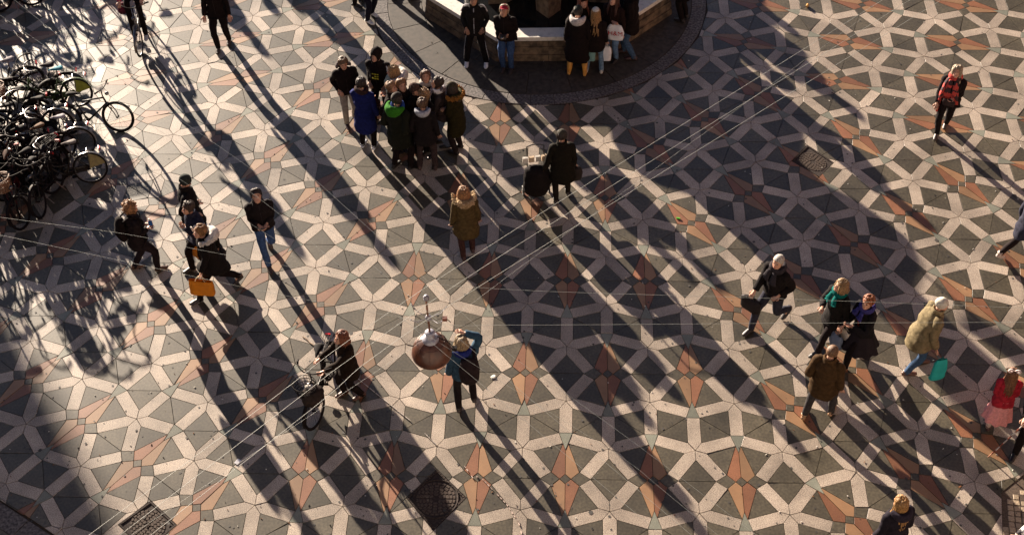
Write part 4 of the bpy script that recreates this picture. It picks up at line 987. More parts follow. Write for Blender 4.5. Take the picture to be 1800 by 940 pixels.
gr = person('girl with a white bow in a red top and pink pleated skirt', (1746, 748), 82, 1.42, stance=.14, stride=.12, lean=2, top=(0.380, 0.020, 0.035), hem=.46, bulk=1.05, skirt=((.72, .30, .30), .17, .75), legs=(0.600, 0.450, 0.400), hair=('longback', (.26, .10, .04)), hat=('bow', (.75, .62, .60)), arms=('low', 'low'), shoes=(.06, .02, .02))
cn = person('person in black with a banded cane at the right edge beside the girl', (1806, 786), 235, 1.76, stance=.12, stride=.3, top=BLACK, hem=.35, legs=BLACK, hair=('short', DBRN), arms=('down', (.09, .22, .60)), shoes=BLACK)
# cane
hnd = at_w(cn, cn['hands']['R'][4]); tip = ground(1737, 803, .012); t = empty('cane', (hnd.x, hnd.y, hnd.z)); tag(t, 'thin banded walking cane reaching down to the paving at the right edge', 'cane')
n = 9
for i in range(n):
    a_ = hnd.lerp(tip, i/n)-hnd; b_ = hnd.lerp(tip, (i+1)/n)-hnd; b = MB(); b.tube([a_, b_], .011, 8, m=cloth(((.45, .40, .38), (.22, .07, .05))[i % 2] if i < n-1 else (.42, .22, .15))); b.build('cane_segment', None, t, smooth=True)
pl = person('blond woman with a red plaid scarf holding a purse, alone at the upper right', (1654, 229), -112, 1.66, stride=.24, lead='R', stance=.06, hp=-20, lean=2, top=(0.012, 0.008, 0.009), hem=.42, bulk=1.1, legs=(0.012, 0.008, 0.009), hair=('long', (.52, .40, .27)), scarf=((.45, .045, .035), (.03, .012, .015), .30), arms=('low', 'fwd'), shoes=(.05, .03, .03), flare=1.1)
b = MB(); h_ = pl['h']; pm_ = mat('plaid', (.50, .045, .035), .9, (.035, .012, .015), 10, .3, contrast=(.47, .53))
b.tube([pl['neck']+V((.08, .03, .0)), pl['shl']+V((.13, .05, -.03)), pl['chest']+V((.16, .07, -.12)), pl['P']+V((.18, .09, -.02)), pl['P']+V((.17, .10, -.22))], [(.06, .03), (.13, .045), (.17, .05), (.17, .045), (.15, .03)], 12, V((0, 1, 0)), pm_, 3, wob=.3, wf=12); b.build('shawl_end', None, pl['root'], smooth=True)
bag(pl, 'L', 'small dark purse in the hand of the woman with the plaid scarf', 'purse', (.045, .03, .03), (.24, .05, .14), 'holdall', name='purse', drop=.0)
p = person('person in a navy coat and dark trousers cut off by the right edge', (1786, 452), 25, 1.70, stride=.42, lead='R', stance=.08, top=(0.035, 0.035, 0.055), hem=.40, legs=(0.017, 0.011, 0.011), shoes=(.5, .42, .38), hair=('short', DBRN), arms=('down', 'fwd'))
bl = person('woman with long golden hair and dark hooded coat at the bottom edge', (1552, 992), 112, 1.74, stance=.14, stride=.2, hy=10, hp=-5, top=(0.015, 0.012, 0.019), hem=.36, bulk=1.15, legs=BLACK, hair=('longback', (.50, .26, .08)), arms=('down', 'down'), hood=((.028, .022, .034), 1.1, None))
p = person('person in a black and white patterned jacket cut off by the lower right corner', (1818, 1004), 210, 1.66, stance=.14, stride=.2, lean=8, top=(0.500, 0.470, 0.480), hem=.40, legs=BLACK, hair=('short', DBRN), arms=((.0, .25, .62), (.14, .28, .62)), tops=7)
for s_ in p['root'].children:
    if s_.name.startswith('jacket') or s_.name.startswith('coat'):
        s_.data.materials[0] = mat('bw_pattern', (.62, .60, .60), .85, (.02, .015, .02), 9, .3, contrast=(.47, .52))
# -- people beyond the top edge whose long shadows fall into the picture
D_ = V((cos(rad(SUN_AZ)), sin(rad(SUN_AZ)), 0)); KT = 1/math.tan(rad(SUN_EL))
def by_tip(px, py, H=1.75): return ground(px, py) + D_*(H*.97*KT)
for i, (px, py, H, arms, col) in enumerate((
        (586, 66, 1.75, ('down', 'down'), BLACK), (462, 92, 1.70, ('fwd', 'back'), NAVY),
        (480, 20, 1.72, ('down', 'down'), BLACK))):
    w = by_tip(px, py, H)
    person(('passer-by in black walking beyond the top edge, rightmost of three', 'passer-by in a navy jacket walking beyond the top edge', 'passer-by in black walking beyond the top edge, farthest from the fountain')[i], world=(w.x, w.y, 0), face=-60+37*i, H=H, arms=arms, top=col, hem=.42, hair=('short', DBRN), group='walkers beyond the top edge', stride=.2, bulk=1.1)

DD = -D_; NN = V((-DD.y, DD.x, 0))
ring_ = [(3.75, 3.5), (3.35, 3.0), (2.9, 2.75), (2.45, 2.5), (3.1, 1.5), (3.6, 2.2), (2.7, 1.9), (3.25, .8), (3.9, 3.1), (-4.4, 3.9)]  # unseen crowd added up-sun to fill out the shade round the fountain
sv = -.45
while sv < 3.0:
    ring_.append((sv, max(sqrt(max(3.15**2-(sv-.33)**2, 0))-.05, (.85-.56*sv)/.83))); sv += .42
for i, (s_, b_) in enumerate(ring_):
    w = FC + NN*s_ - DD*b_
    person('unseen person in a dark coat added for shade behind the fountain beyond the top edge', world=(w.x, w.y, 0), face=-60+47*i, H=1.64+.04*(i*7 % 5), arms=('pocket', 'fold') if i % 2 else ('pocket', 'pocket'), top=(BLACK, BROWN, NAVY, DGREY)[i % 4], hem=.38, hair=('short', DBRN), group='people added for shade behind the fountain beyond the top edge', bulk=1.15, stance=.14)
for i, (x, y) in enumerate(((60, 62), (20, 100), (118, 40), (170, 28), (-10, 60))):  # unseen people added to thicken the shade at the upper left
    w = by_tip(x, y, 1.7); person('unseen person in dark coat added for shade by the bicycles beyond the top left corner', world=(w.x, w.y, 0), face=20+70*i, H=1.7, arms=('fold', 'pocket'), top=(BLACK, NAVY, BROWN)[i % 3], hem=.4, hair=('short', DBRN), group='people added for shade at the bicycles beyond the top left corner', bulk=1.15, stance=.2)
# ---- the shopping trolley
tp_ = ground(944, 348); t = empty('shopping_trolley', (tp_.x, tp_.y, 0), rad(10)); tag(t, 'black two wheeled shopping trolley with papers strapped on, pulled by the man in olive', 'shopping trolley')
b = MB(); b.tube([(0, .02, .16), (0, .0, .24), (0, -.02, .50), (0, -.04, .76), (0, -.05, .84)], [(.15, .12), (.25, .18), (.28, .20), (.24, .16), (.12, .07)], 14, V((1, 0, 0)), cloth((.010, .007, .007)), 3, wob=.2, wf=9); b.build('bag_body', None, t, smooth=True)
b = MB(); b.tube([(-.16, .14, .08), (-.16, .15, 1.10), (-.15, .16, 1.20), (0, .17, 1.23), (.15, .16, 1.20), (.16, .15, 1.10), (.16, .14, .08)], .012, 7, sub=3); b.tube([(-.24, .14, .10), (.24, .14, .10)], .01, 6); b.tube([(-.12, .14, .1), (-.12, -.12, .03), (.12, -.12, .03), (.12, .14, .1)], .009, 6); b.build('handle_frame', mat('trolley_metal', (.03, .025, .025), .35), t, smooth=True)
for sx_ in (1, -1):
    w_ = empty('wheel'); w_.parent = t; w_.location = (.25*sx_, .14, .10); b = MB()
    vs = [(0+ .018*cos(2*pi*j/6), (.088+.018*sin(2*pi*j/6))*cos(2*pi*i/20), (.088+.018*sin(2*pi*j/6))*sin(2*pi*i/20)) for i in range(20) for j in range(6)]
    b.add(vs, [(i*6+j, i*6+(j+1) % 6, ((i+1) % 20)*6+(j+1) % 6, ((i+1) % 20)*6+j) for i in range(20) for j in range(6)]); b.build('tyre', mat('trolley_tyre', (.02, .016, .016), .6), w_, smooth=True)
    b = MB()
    for k in range(5): b.tube([(0, 0, 0), (0, .08*cos(k*2*pi/5), .08*sin(k*2*pi/5))], .012, 5)
    b.tube([(-.02, 0, 0), (.02, 0, 0)], .028, 8); b.build('hub', mat('pale_hub', (.45, .44, .42), .4), w_)
pt = empty('newspapers', (tp_.x-.02, tp_.y+.10, .93), rad(12)); tag(pt, 'strapped row of pale folded papers on top of the shopping trolley', 'papers')
for k in range(4): b = MB(); b.box((-.20+k*.12, 0, 0), (.10, .05, .12), rz=.1*(k-1), m=cloth((.62, .48, .34) if k % 2 else (.60, .56, .50), 12, .7)); b.build('paper', None, pt)
# ================================================================ bicycles
M_TYRE = mat('tyre', (0.010, 0.007, 0.007), 0.85, (0.007, 0.005, 0.005), spec=.2); M_CHROME = mat('chrome', (0.20, 0.19, 0.19), 0.34, (0.12, 0.11, 0.11), metal=.9)
M_BLKM = mat('black_metal', (0.012, 0.008, 0.008), 0.7, (0.008, 0.005, 0.005), spec=.12); M_RUB = mat('black_rubber', (0.012, 0.008, 0.008), .8, spec=.15)
M_WICK = mat('wicker', (0.22, 0.10, 0.045), 0.7, (0.10, 0.045, 0.02), 60, .3); M_LAMP = mat('amber_reflector', (.8, .3, .02), .2); M_RED = mat('red_reflector', (.6, .02, .02), .2)
R_W = .335
def ring_mesh(b, R, r, n=30, k=6, m=None):
    vs = [((R+r*cos(2*pi*j/k))*cos(2*pi*i/n), r*sin(2*pi*j/k), (R+r*cos(2*pi*j/k))*sin(2*pi*i/n)) for i in range(n) for j in range(k)]
    b.add(vs, [(i*k+j, i*k+(j+1) % k, ((i+1) % n)*k+(j+1) % k, ((i+1) % n)*k+j) for i in range(n) for j in range(k)], m)
_b = MB(); ring_mesh(_b, R_W-.018, .019); ME_TYRE = _b.mesh('tyre', M_TYRE, True)
_b = MB(); ring_mesh(_b, R_W-.018, .027); ME_FAT = _b.mesh('fat_tyre', M_TYRE, True)
_b = MB(); ring_mesh(_b, R_W-.045, .010, 30, 5); ME_RIM = {'c': _b.mesh('rim', M_CHROME, True), 'b': _b.mesh('rim', M_BLKM, True)}
_b = MB()
for i in range(18):
    a = 2*pi*i/18+.1*(i % 2); _b.tube([(0.02*cos(a+1.2), (.02 if i % 2 else -.02), .02*sin(a+1.2)), ((R_W-.045)*cos(a), 0, (R_W-.045)*sin(a))], .0016, 3)
_b.tube([(0, -.045, 0), (0, .045, 0)], .016, 8); ME_SPOKE = _b.mesh('spokes', M_BLKM)
def link(me, name, par, loc=(0, 0, 0), rz=0):
    o = bpy.data.objects.new(name, me); COL.objects.link(o); o.parent = par; o.location = loc; o.rotation_euler = (0, 0, rz); return o
def bicycle(label, at=None, head=0, lean=0, steer=0, color=(.02, .015, .015), kind='city', basket=None, saddle=(.02, .015, .015), rack=True, guard=None, bars=None, z=0.0, world=None, group='parked bicycles on the left', fender='b', lamp=False, pitch=0, box=None):
    """x forward; the origin lies on the ground midway between the wheels"""
    pos = V(world) if world is not None else ground(*at)
    root = empty('bicycle', (pos.x, pos.y, pos.z+z)); root.rotation_mode = 'XYZ'
    root.rotation_euler = (rad(lean), rad(pitch), rad(head)); tag(root, label, 'bicycle', group)
    fm = mat('paint_%s' % '_'.join('%.2f' % c for c in color), tuple(c*.6 for c in color), .45, tuple(c*.4 for c in color), 8, spec=.3)
    wb = 1.06; rw, fw = V((-wb/2, 0, R_W)), V((wb/2, 0, R_W)); bb = V((-.08, 0, .28)); st = V((-.25, 0, .86 if kind != 'mtb' else .80)); ht, hb = V((.30, 0, .86 if kind == 'city' else .80)), V((.36, 0, .66))
    for nm, c in (('rear', rw), ('front', fw)):
        w = empty('wheel'); w.parent = root; w.location = c; w.rotation_euler = (0, 0, rad(steer) if nm == 'front' else 0)
        link(ME_FAT if kind == 'mtb' else ME_TYRE, 'tyre', w); link(ME_RIM['b' if (kind == 'mtb' or fender == 'b') else 'c'], 'rim', w); link(ME_SPOKE, 'spokes', w)
    b = MB(); t = .016
    if kind == 'city':                        # low step-through frame
        b.tube([bb, V((.08, 0, .36)), V((.24, 0, .56)), hb], .017, 7, sub=3); b.tube([bb+(st-bb)*.35, V((.12, 0, .50)), V((.26, 0, .70)), ht-V((0, 0, .05))], .015, 7, sub=3)
    else:
        b.tube([bb, hb], .02, 7); b.tube([bb+(st-bb)*.82, ht-V((0, 0, .03))], .017, 7)
    b.tube([bb, st-V((0, 0, .12))], .016, 7); b.tube([hb-V((.0, 0, .02)), ht], .02, 7)
    for s in (1, -1):
        o = V((0, .045*s, 0)); b.tube([bb+o*.5, rw+o*1.2], .009, 6); b.tube([bb+(st-bb)*.75+o*.3, rw+o*1.2], .008, 6)
    b.build('frame', fm, root, smooth=True)
    sr = Matrix.Rotation(rad(steer), 3, 'Z'); ax = hb
    def S_(p): p = V(p); q = p-V((ax.x, 0, 0)); return sr @ q + V((ax.x, 0, 0))
    b = MB()
    for s in (1, -1): b.tube([S_(hb+V((0, .0, 0))), S_(hb+V((.02, .05*s, -.03))), S_(V((fw.x-.03, .055*s, R_W+.12))), S_(fw+V((0, .05*s, 0)))], [.016, .014, .011, .009], 6, sub=2)
    b.build('fork', fm, root, smooth=True)
    b = MB(); hz = 1.08 if kind == 'city' else 1.0; stem = S_((ht.x-.01, 0, hz-.02)); bm_ = M_CHROME if (bars != 'black' and fender != 'b') else M_BLKM
    b.tube([S_(ht), stem], .013, 7)
    if kind == 'city': pts = [(.12, .31, hz-.02), (.17, .28, hz), (.27, .20, hz+.01), (ht.x+.03, .08, hz), (ht.x+.02, 0, hz-.01), (ht.x+.03, -.08, hz), (.27, -.20, hz+.01), (.17, -.28, hz), (.12, -.31, hz-.02)]
    else: pts = [(ht.x+.01, .33, hz), (ht.x+.04, .15, hz-.01), (ht.x+.05, 0, hz-.02), (ht.x+.04, -.15, hz-.01), (ht.x+.01, -.33, hz)]
    b.tube([S_(p) for p in pts], .012, 7, sub=2); b.build('handlebar', bm_, root, smooth=True)
    for s in (1, -1):
        p0 = V(pts[0] if s > 0 else pts[-1]); p1 = V(pts[1] if s > 0 else pts[-2]); dd = (p1-p0).normalized()
        b = MB(); b.tube([S_(p0-dd*.02), S_(p0+dd*.10)], .018, 8); b.build('grip', M_RUB, root, smooth=True)
        b = MB(); b.tube([S_(p0+dd*.14+V((.0, 0, -.01))), S_(p0+dd*.06+V((.06, -.01*s, -.03)))], .006, 5); b.build('brake_lever', M_CHROME, root)
    b = MB(); b.tube([st-V((0, 0, .16)), st+V((-.02, 0, .06))], .013, 7); b.build('seat_post', M_CHROME, root, smooth=True)
    b = MB(); sz = st.z+.09; sm_ = mat('saddle_%s' % '_'.join('%.2f' % c for c in saddle), tuple(c*.6 for c in saddle), .8, tuple(c*.3 for c in saddle), 30, spec=.15, contrast=(.45, .55))
    b.tube([(-.41, 0, sz), (-.37, 0, sz+.01), (-.30, 0, sz+.005), (-.20, 0, sz), (-.12, 0, sz-.005)], [(.05, .015), (.085, .03), (.08, .03), (.035, .025), (.014, .012)], 10, V((0, 1, 0)), sm_, 3); b.build('saddle', None, root, smooth=True)
    b = MB(); ring_mesh(b, .085, .007, 20, 5); b.v = [(x+bb.x, y-.05, z_+bb.z) for x, y, z_ in b.v]
    b.tube([bb+V((0, -.07, 0)), bb+V((.10, -.08, -.13))], .009, 6); b.tube([bb+V((0, .07, 0)), bb+V((-.10, .08, .13))], .009, 6); b.tube([bb+V((0, -.08, 0)), bb+V((0, .08, 0))], .018, 8); b.build('crank', M_BLKM, root, smooth=True)
    for s in (1, -1): b = MB(); b.box(bb+V((.10*-s*-1*(-1 if s > 0 else 1), .12*s, .13*s)), (.09, .08, .025)); b.build('pedal', M_RUB, root)
    if kind == 'city':
        b = MB(); b.tube([bb+V((.10, -.065, 0)), bb+V((.0, -.065, .02)), bb+V((-.2, -.065, .03)), rw+V((.02, -.065, .0))], [(.02, .015), (.10, .014), (.07, .012), (.05, .012)], 8, V((0, 0, 1)), None, 2); b.build('chain_guard', fm, root, smooth=True)
        fmm = {'b': M_BLKM, 'c': M_CHROME, 'f': fm}[fender]
        for c, a0, a1, s in ((rw, 20, 185, 0), (fw, -5, 120, 1)):
            b = MB(); pts2 = []
            for i in range(10):
                a = rad(a0+(a1-a0)*i/9); q = V((cos(a)*(R_W+.018), 0, sin(a)*(R_W+.018))); q = (sr @ q if s else q)+c; pts2.append(q)
            b.tube(pts2, [(.030, .004)]*10, 6, (sr @ V((0, 1, 0))) if s else V((0, 1, 0))); b.build('mudguard', fmm, root, smooth=True)
        if guard:
            b = MB(); gm = mat('skirt_guard_%s' % '_'.join('%.2f' % c for c in guard), tuple(c*.5 for c in guard), .7)
            for s in (1, -1):
                vs = [rw+V((0, .05*s, .02))]+[rw+V((cos(rad(a))*R_W*.95, .04*s, sin(rad(a))*R_W*.95)) for a in range(95, 166, 14)]
                vs += [v+V((0, .004*s, 0)) for v in vs]; n = len(vs)//2
                b.add(vs, [tuple(range(n)), tuple(range(2*n-1, n-1, -1))]+[(i, (i+1) % n, n+(i+1) % n, n+i) for i in range(n)])
            b.build('skirt_guard', gm, root)
    if rack:
        b = MB(); rz = R_W*2+.08
        for y in (-.06, -.02, .02, .06): b.tube([(-.34, y, rz), (-.78, y, rz)], .0055, 5)
        for x in (-.36, -.55, -.78): b.tube([(x, -.065, rz), (x, .065, rz)], .0055, 5)
        for s in (1, -1): b.tube([(-.60, .065*s, rz), rw+V((0, .06*s, .02))], .005, 5); b.tube([(-.38, .05*s, rz), (-.28, .03*s, .66)], .005, 5)
        b.build('rack', M_CHROME if fender != 'b' else M_BLKM, root)
        b = MB(); b.box((-.80, 0, rz-.02), (.025, .09, .045)); b.build('rear_reflector', M_RED, root)
    b = MB(); b.tube([bb+V((-.05, .03, -.02)), V((-.16, .16, .0))], .009, 6); b.build('kickstand', M_CHROME, root)
    b = MB(); b.ball(S_((ht.x+.10, 0, .86)), (.045, .04, .04), 10, 6); b.build('head_lamp', M_LAMP if lamp else M_CHROME, root, smooth=True)
    if basket:
        b = MB(); bc = V((ht.x+.20, 0, .86)); km = M_WICK if basket != 'wire' else M_BLKM; n = 26
        if basket == 'wicker_front' or basket == 'wire' or basket == 'crate':
            a_, c_, hgt = .17, .21, .26
            rows = 9 if basket != 'wire' else 5
            for i in range(rows):
                f = i/(rows-1); sc = .78+.22*f
                b.tube([S_(bc+V((cos(2*pi*k/n)*a_*sc, sin(2*pi*k/n)*c_*sc, -.10+hgt*f))) for k in range(n)], .012 if basket != 'wire' and i < rows-1 else (.007 if basket == 'wire' else .017), 5, closed=True)
            for k in range(n):
                th = 2*pi*k/n; b.tube([S_(bc+V((cos(th)*a_*.78, sin(th)*c_*.78, -.10))), S_(bc+V((cos(th)*a_, sin(th)*c_, -.10+hgt)))], .006 if basket != 'wire' else .003, 4)
            for k in range(-3, 4): b.tube([S_(bc+V((-a_*.7, k*.045, -.10))), S_(bc+V((a_*.7, k*.045, -.10)))], .010 if basket != 'wire' else .003, 4)
        b.build('basket', km, root)
    return root
UPX = V((1, 0, 0))
bicycle('black mountain bike with fat tyres and flat bars, rightmost of the parked bicycles', (167, 234), 5, -16, steer=-8, kind='mtb', rack=False, bars='black', basket=None)
bicycle('green bicycle with a blue flowered saddle cover and yellow skirt guard', (96, 196), 196, 10, steer=12, color=(.10, .16, .06), saddle=(.05, .38, .50), guard=(.50, .55, .05), fender='f')
bicycle('black bicycle with a brown wicker basket in front, left of the green one', (58, 206), 215, 8, steer=25, basket='wicker_front', lamp=True)
bicycle('dark bicycle with a white edged saddle standing behind the wicker basket', (82, 172), 190, -8, steer=-10, saddle=(.05, .04, .05))
bicycle('dark bicycle with a pale saddle at the left edge, topmost of the parked ones', (12, 168), 200, -6, steer=5, saddle=(.45, .40, .42))
bicycle('black bicycle with silver mudguards in the middle of the cluster', (62, 246), 188, 10, steer=-25, fender='c')
bicycle('bicycle with a silver rack, white saddle and bent chrome handlebar', (98, 282), 192, 12, steer=15, fender='c', saddle=(.6, .55, .6), color=(.03, .02, .03))
bicycle('bicycle with yellow discs on its rear wheel and a red rear light', (118, 330), 196, 14, steer=-18, fender='c', guard=(.58, .46, .18), color=(.045, .03, .02), saddle=(.35, .30, .28))
bicycle('dark bicycle lowest of the cluster with its front wheel pointing down', (98, 344), 262, 8, steer=8)
bicycle('dark bicycle second lowest of the cluster with its front wheel turned left', (58, 322), 240, -8, steer=-14)
bicycle('black bicycle with chrome handlebar at the left edge below the wicker basket', (12, 262), 205, 9, steer=20, fender='c')
bicycle('dark bicycle at the left edge beside the lower ones', (14, 316), 245, 12, steer=0)
bicycle('dark bicycle half out of the photo at the left edge, lowest of that edge', (-20, 352), 230, 8, steer=10)
bicycle('black bicycle with wire basket between the silver mudguards and the left edge', (30, 286), 200, -9, steer=30, basket='wire')
bicycle('dark bicycle crammed between the yellow disc one and the white saddle one', (70, 302), 215, 10, steer=-12, color=(.03, .012, .012), saddle=(.20, .10, .05))
bicycle('dark red bicycle leaning in the thick of the cluster', (45, 350), 275, 10, steer=18, color=(.16, .015, .015), saddle=(.12, .05, .03), basket='wicker_front')
for i, (x, y, a, l) in enumerate(((28, 232, 195, 'dark bicycle wedged behind the wicker basket at the left edge'), (38, 330, 215, 'dark bicycle buried low in the cluster near the left edge'), (-25, 300, 200, 'dark bicycle almost wholly beyond the left edge, middle one'), (-30, 240, 195, 'dark bicycle almost wholly beyond the left edge, upper one'), (76, 366, 250, 'dark bicycle lowest in the shade of the cluster'))):
    bicycle(l, (x, y), a, (12, -10)[i % 2], steer=(-25, 10, 30)[i % 3], rack=i % 2 == 0, basket='wire' if i in (1, 5) else None)
# beyond the frame: bicycles added for their shadows at the left and upper left
for i, (x, y, a) in enumerate(((-60, 300, 200), (-110, 360, 215), (-120, 260, 205), (-180, 330, 200), (-70, 220, 195), (-150, 190, 205), (-210, 250, 210), (-90, 410, 220), (60, -40, 200), (-40, -20, 190), (0, -110, 215), (110, -150, 200), (170, -110, 230), (-120, -80, 200), (60, -150, 190), (-60, -150, 195), (-200, 20, 200), (-200, -60, 210), (-40, 30, 200), (-95, 10, 195), (20, 20, 205), (-10, -50, 190), (40, -80, 215), (-70, -60, 200), (95, -95, 185), (-150, 60, 205), (-140, -30, 200), (130, -60, 240))):
    bicycle('bicycle added for its shadow beyond the left edge or the top left corner' if i != 20 else 'dark bicycle in the top left corner of the photo', (x, y), a, (10, -9, 12)[i % 3], steer=(-20, 15, 5)[i % 3], basket=('wicker_front' if i in (3, 6, 10, 14) else None), group='bicycles added for their shadows beyond the left edge and the top left corner' if i != 20 else 'parked bicycles on the left')
# the ridden and the pushed one
rb = bicycle('silver grey bicycle ridden towards the camera by the cyclist in pink at the top edge', (251, 70), 281, 0, steer=-6, color=(.35, .33, .32), group=None, rack=False, fender='c', bars='black')
gb = ground(251, 70); hx, hy_ = cos(rad(281)), sin(rad(281))
sp = V((gb.x-hx*.28, gb.y-hy_*.28, 0))
rider = person('cyclist with a pink top and black leggings riding at the top left edge', world=(sp.x, sp.y, .16), face=281, H=1.68, sit=.80, lean=12, top=(.50, .03, .11), hem=.52, legs=BLACK, hair=('long', BRN), shoes=(.5, .48, .48), arms=((-.14, .34, .60), (.14, .34, .60)), tops=11)
b = MB(); b.box((.16, .30, .82), (.24, .20, .20), m=cloth((.09, .015, .03), 9)); t = empty('handbag', rider['root'].location, rider['root'].rotation_euler.z); tag(t, 'dark red bag hanging at the handlebar of the cyclist in pink', 'bag'); b = MB(); b.tube([(.24, .28, .60), (.24, .28, .68), (.24, .28, .84)], [(.10, .06), (.13, .09), (.08, .05)], 10, UPX, cloth((.09, .015, .03), 9), 3, wob=.3); b.build('bag_body', None, t, smooth=True)
pb = bicycle('black city bicycle with a big round front basket pushed by the woman with auburn hair', (573, 700), 264, 5, steer=-14, basket='wire', group=None, fender='b', color=(.018, .014, .014))
gq = ground(566, 700)
m_ = pb.matrix_basis if False else None
d_ = V((cos(rad(264)), sin(rad(264)), 0)); g0 = ground(573, 700); bp_ = g0+d_*.52+V((0, 0, .72))
t = empty('basket_bag', (bp_.x, bp_.y, .62)); tag(t, 'dark bag with pale things stuffed into the front basket of the pushed bicycle', 'bag'); b = MB(); b.ball((0, 0, .12), (.19, .20, .17), 14, 9, cloth((.035, .025, .022)), .25, 2); b.build('bag_body', None, t, smooth=True); b = MB(); b.ball((-.03, .05, .27), (.09, .06, .05), 9, 6, cloth((.45, .42, .38)), .4, 5); b.build('pale_cloth', None, t, smooth=True)
# ================================================================ street lamp, wires, litter, far house
M_WIRE = mat('steel_wire', (0.34, 0.36, 0.33), 0.6, (0.22, 0.23, 0.21))
M_DOME = mat('lamp_dome', (0.105, 0.038, 0.020), 0.36, (0.06, 0.022, 0.013), 9, .1, detail=8, contrast=(.45, .7)); M_PORC = mat('porcelain', (0.36, 0.36, 0.42), 0.35, (0.16, 0.15, 0.17), 14, .2, detail=6)
def wire(label, pts, z, r=.0021, ext=.35, name='overhead_wire'):
    P = [ground(x, y, z+ (zz if zz else 0)) for x, y, zz in [(p[0], p[1], p[2] if len(p) > 2 else 0) for p in pts]]
    a = P[0]+(P[0]-P[1]).normalized()*6; c = P[-1]+(P[-1]-P[-2]).normalized()*6
    full = ([a] if ext else [])+P+([c] if ext else [])
    o0 = P[0]; b = MB(); b.tube([q-o0 for q in full], r, 6, sub=5); o = b.build(name, M_WIRE); o.location = o0; tag(o, label, 'wire', 'wires strung over the square')
wire('bright overhead wire, uppermost of three running from the top right to the lower left', [(1552, 0), (900, 407), (616, 596), (481, 699), (160, 937)], 7)
wire('bright overhead wire, middle of three running from the top right to the lower left', [(1600, 0), (900, 437), (629, 621), (517, 705), (208, 942)], 7)
wire('bright overhead wire, lowest of three running from the top right to the lower left', [(1655, 0), (900, 467), (660, 625), (565, 705), (262, 942)], 7)
wire('thin wire from the left edge to the right edge, upper one of two', [(0, 382), (225, 412), (345, 438), (600, 482), (900, 509), (1350, 524), (1800, 541)], 6.5, .0013)
wire('thin wire from the left edge to the right edge, lower one of two', [(0, 413), (245, 465), (450, 509), (756, 566), (900, 571), (1350, 568), (1800, 566)], 6.55, .0013)
wire('thin wire from the top left corner down to the street lamp', [(25, 0), (112, 70), (225, 148), (370, 247), (470, 318), (600, 420), (748, 545)], 7, .0013)
wire('thin wire at the top left running across the parked bicycles', [(0, 27), (88, 88), (225, 192), (450, 345), (600, 470)], 7.2, .0013)
wire('thin wire crossing the lower middle from the lamp to the bottom edge', [(758, 500), (880, 610), (1010, 702), (1125, 785), (1235, 868), (1330, 940)], 6.4, .0013)
wire('thin faint wire running below the other one to the bottom edge', [(960, 720), (1100, 808), (1250, 930)], 6.4, .0011)
wire('thin faint wire from the lower left past the lamp to the upper right', [(620, 680), (740, 600), (900, 480), (1010, 400)], 6.2, .0011)
# the pendant lamp
tp = ground(742, 506, 6.9); bt = ground(757, 600, 6.2)
lx, ly = bt.x, bt.y; z0 = 5.98
lamp = empty('street_lamp', (lx, ly, z0)); tag(lamp, 'brown dome shaped lamp hanging from wires on a rod with white insulators', 'street lamp')
b = MB(); revolve(b, [(.228, -.02), (.236, .0), (.233, .06), (.208, .14), (.155, .215), (.085, .262), (.05, .275)], 36); b.build('shade', M_DOME, lamp, smooth=True)
b = MB(); revolve(b, [(.224, -.018), (.15, .12), (.02, .2)], 24); b.build('reflector', M_PORC, lamp, smooth=True)
b = MB(); b.ball((0, 0, .05), .06, 10, 8); b.build('bulb', mat('bulb_glass', (.75, .73, .68), .2), lamp, smooth=True)
b = MB(); revolve(b, [(.098, .255), (.098, .285), (.07, .30), (.05, .31), (.045, .36), (.06, .37), (.06, .385), (.03, .40), (.001, .40)], 20); b.build('collar', M_PORC, lamp, smooth=True)
b = MB(); b.tube([(0, 0, .38), (-.004, 0, 1.0)], .012, 8); b.build('rod', mat('rusty_rod', (.17, .07, .035), .5), lamp, smooth=True)
for zz in (.64, .98):
    b = MB(); revolve(b, [(.001, zz-.035), (.025, zz-.035), (.034, zz-.02), (.02, zz-.005), (.036, zz+.01), (.02, zz+.025), (.022, zz+.035), (.001, zz+.037)], 14); b.build('insulator', M_PORC, lamp, smooth=True)
b = MB()
for a in (20, 150, 215, 320): b.tube([(0, 0, .64), (.15*cos(rad(a)), .15*sin(rad(a)), .66), (.22*cos(rad(a)), .22*sin(rad(a)), .74)], .004, 5); b.ball((.22*cos(rad(a)), .22*sin(rad(a)), .74), .010, 6, 4)
b.build('hook_arms', M_PORC, lamp, smooth=True)
b = MB(); b.box((.27, .0, .10), (.06, .05, .05)); b.tube([(.08, 0, .31), (.2, 0, .22), (.27, 0, .11)], .005, 5); b.build('junction_box', M_RUB, lamp)
bx = ground(782, 560, 6.3); t = empty('junction_box', (bx.x, bx.y, bx.z)); tag(t, 'small brown box hanging on a wire just right of the lamp', 'box'); b = MB(); b.box((0, 0, 0), (.055, .045, .045), m=mat('brown_plastic', (.16, .05, .03), .5)); b.build('box_body', None, t); b = MB(); b.tube([(.02, 0, 0), (.07, -.03, -.03)], .005, 5, m=M_RUB); b.build('cable_stub', None, t)
bp2 = MB(); a_ = ground(782, 556, 6.33); c_ = ground(760, 566, 6.4); bp2.tube([a_-a_, c_-a_], .003, 5); o = bp2.build('lamp_cable', M_RUB); o.location = a_; tag(o, 'short cable from the lamp to the small brown box', 'cable')

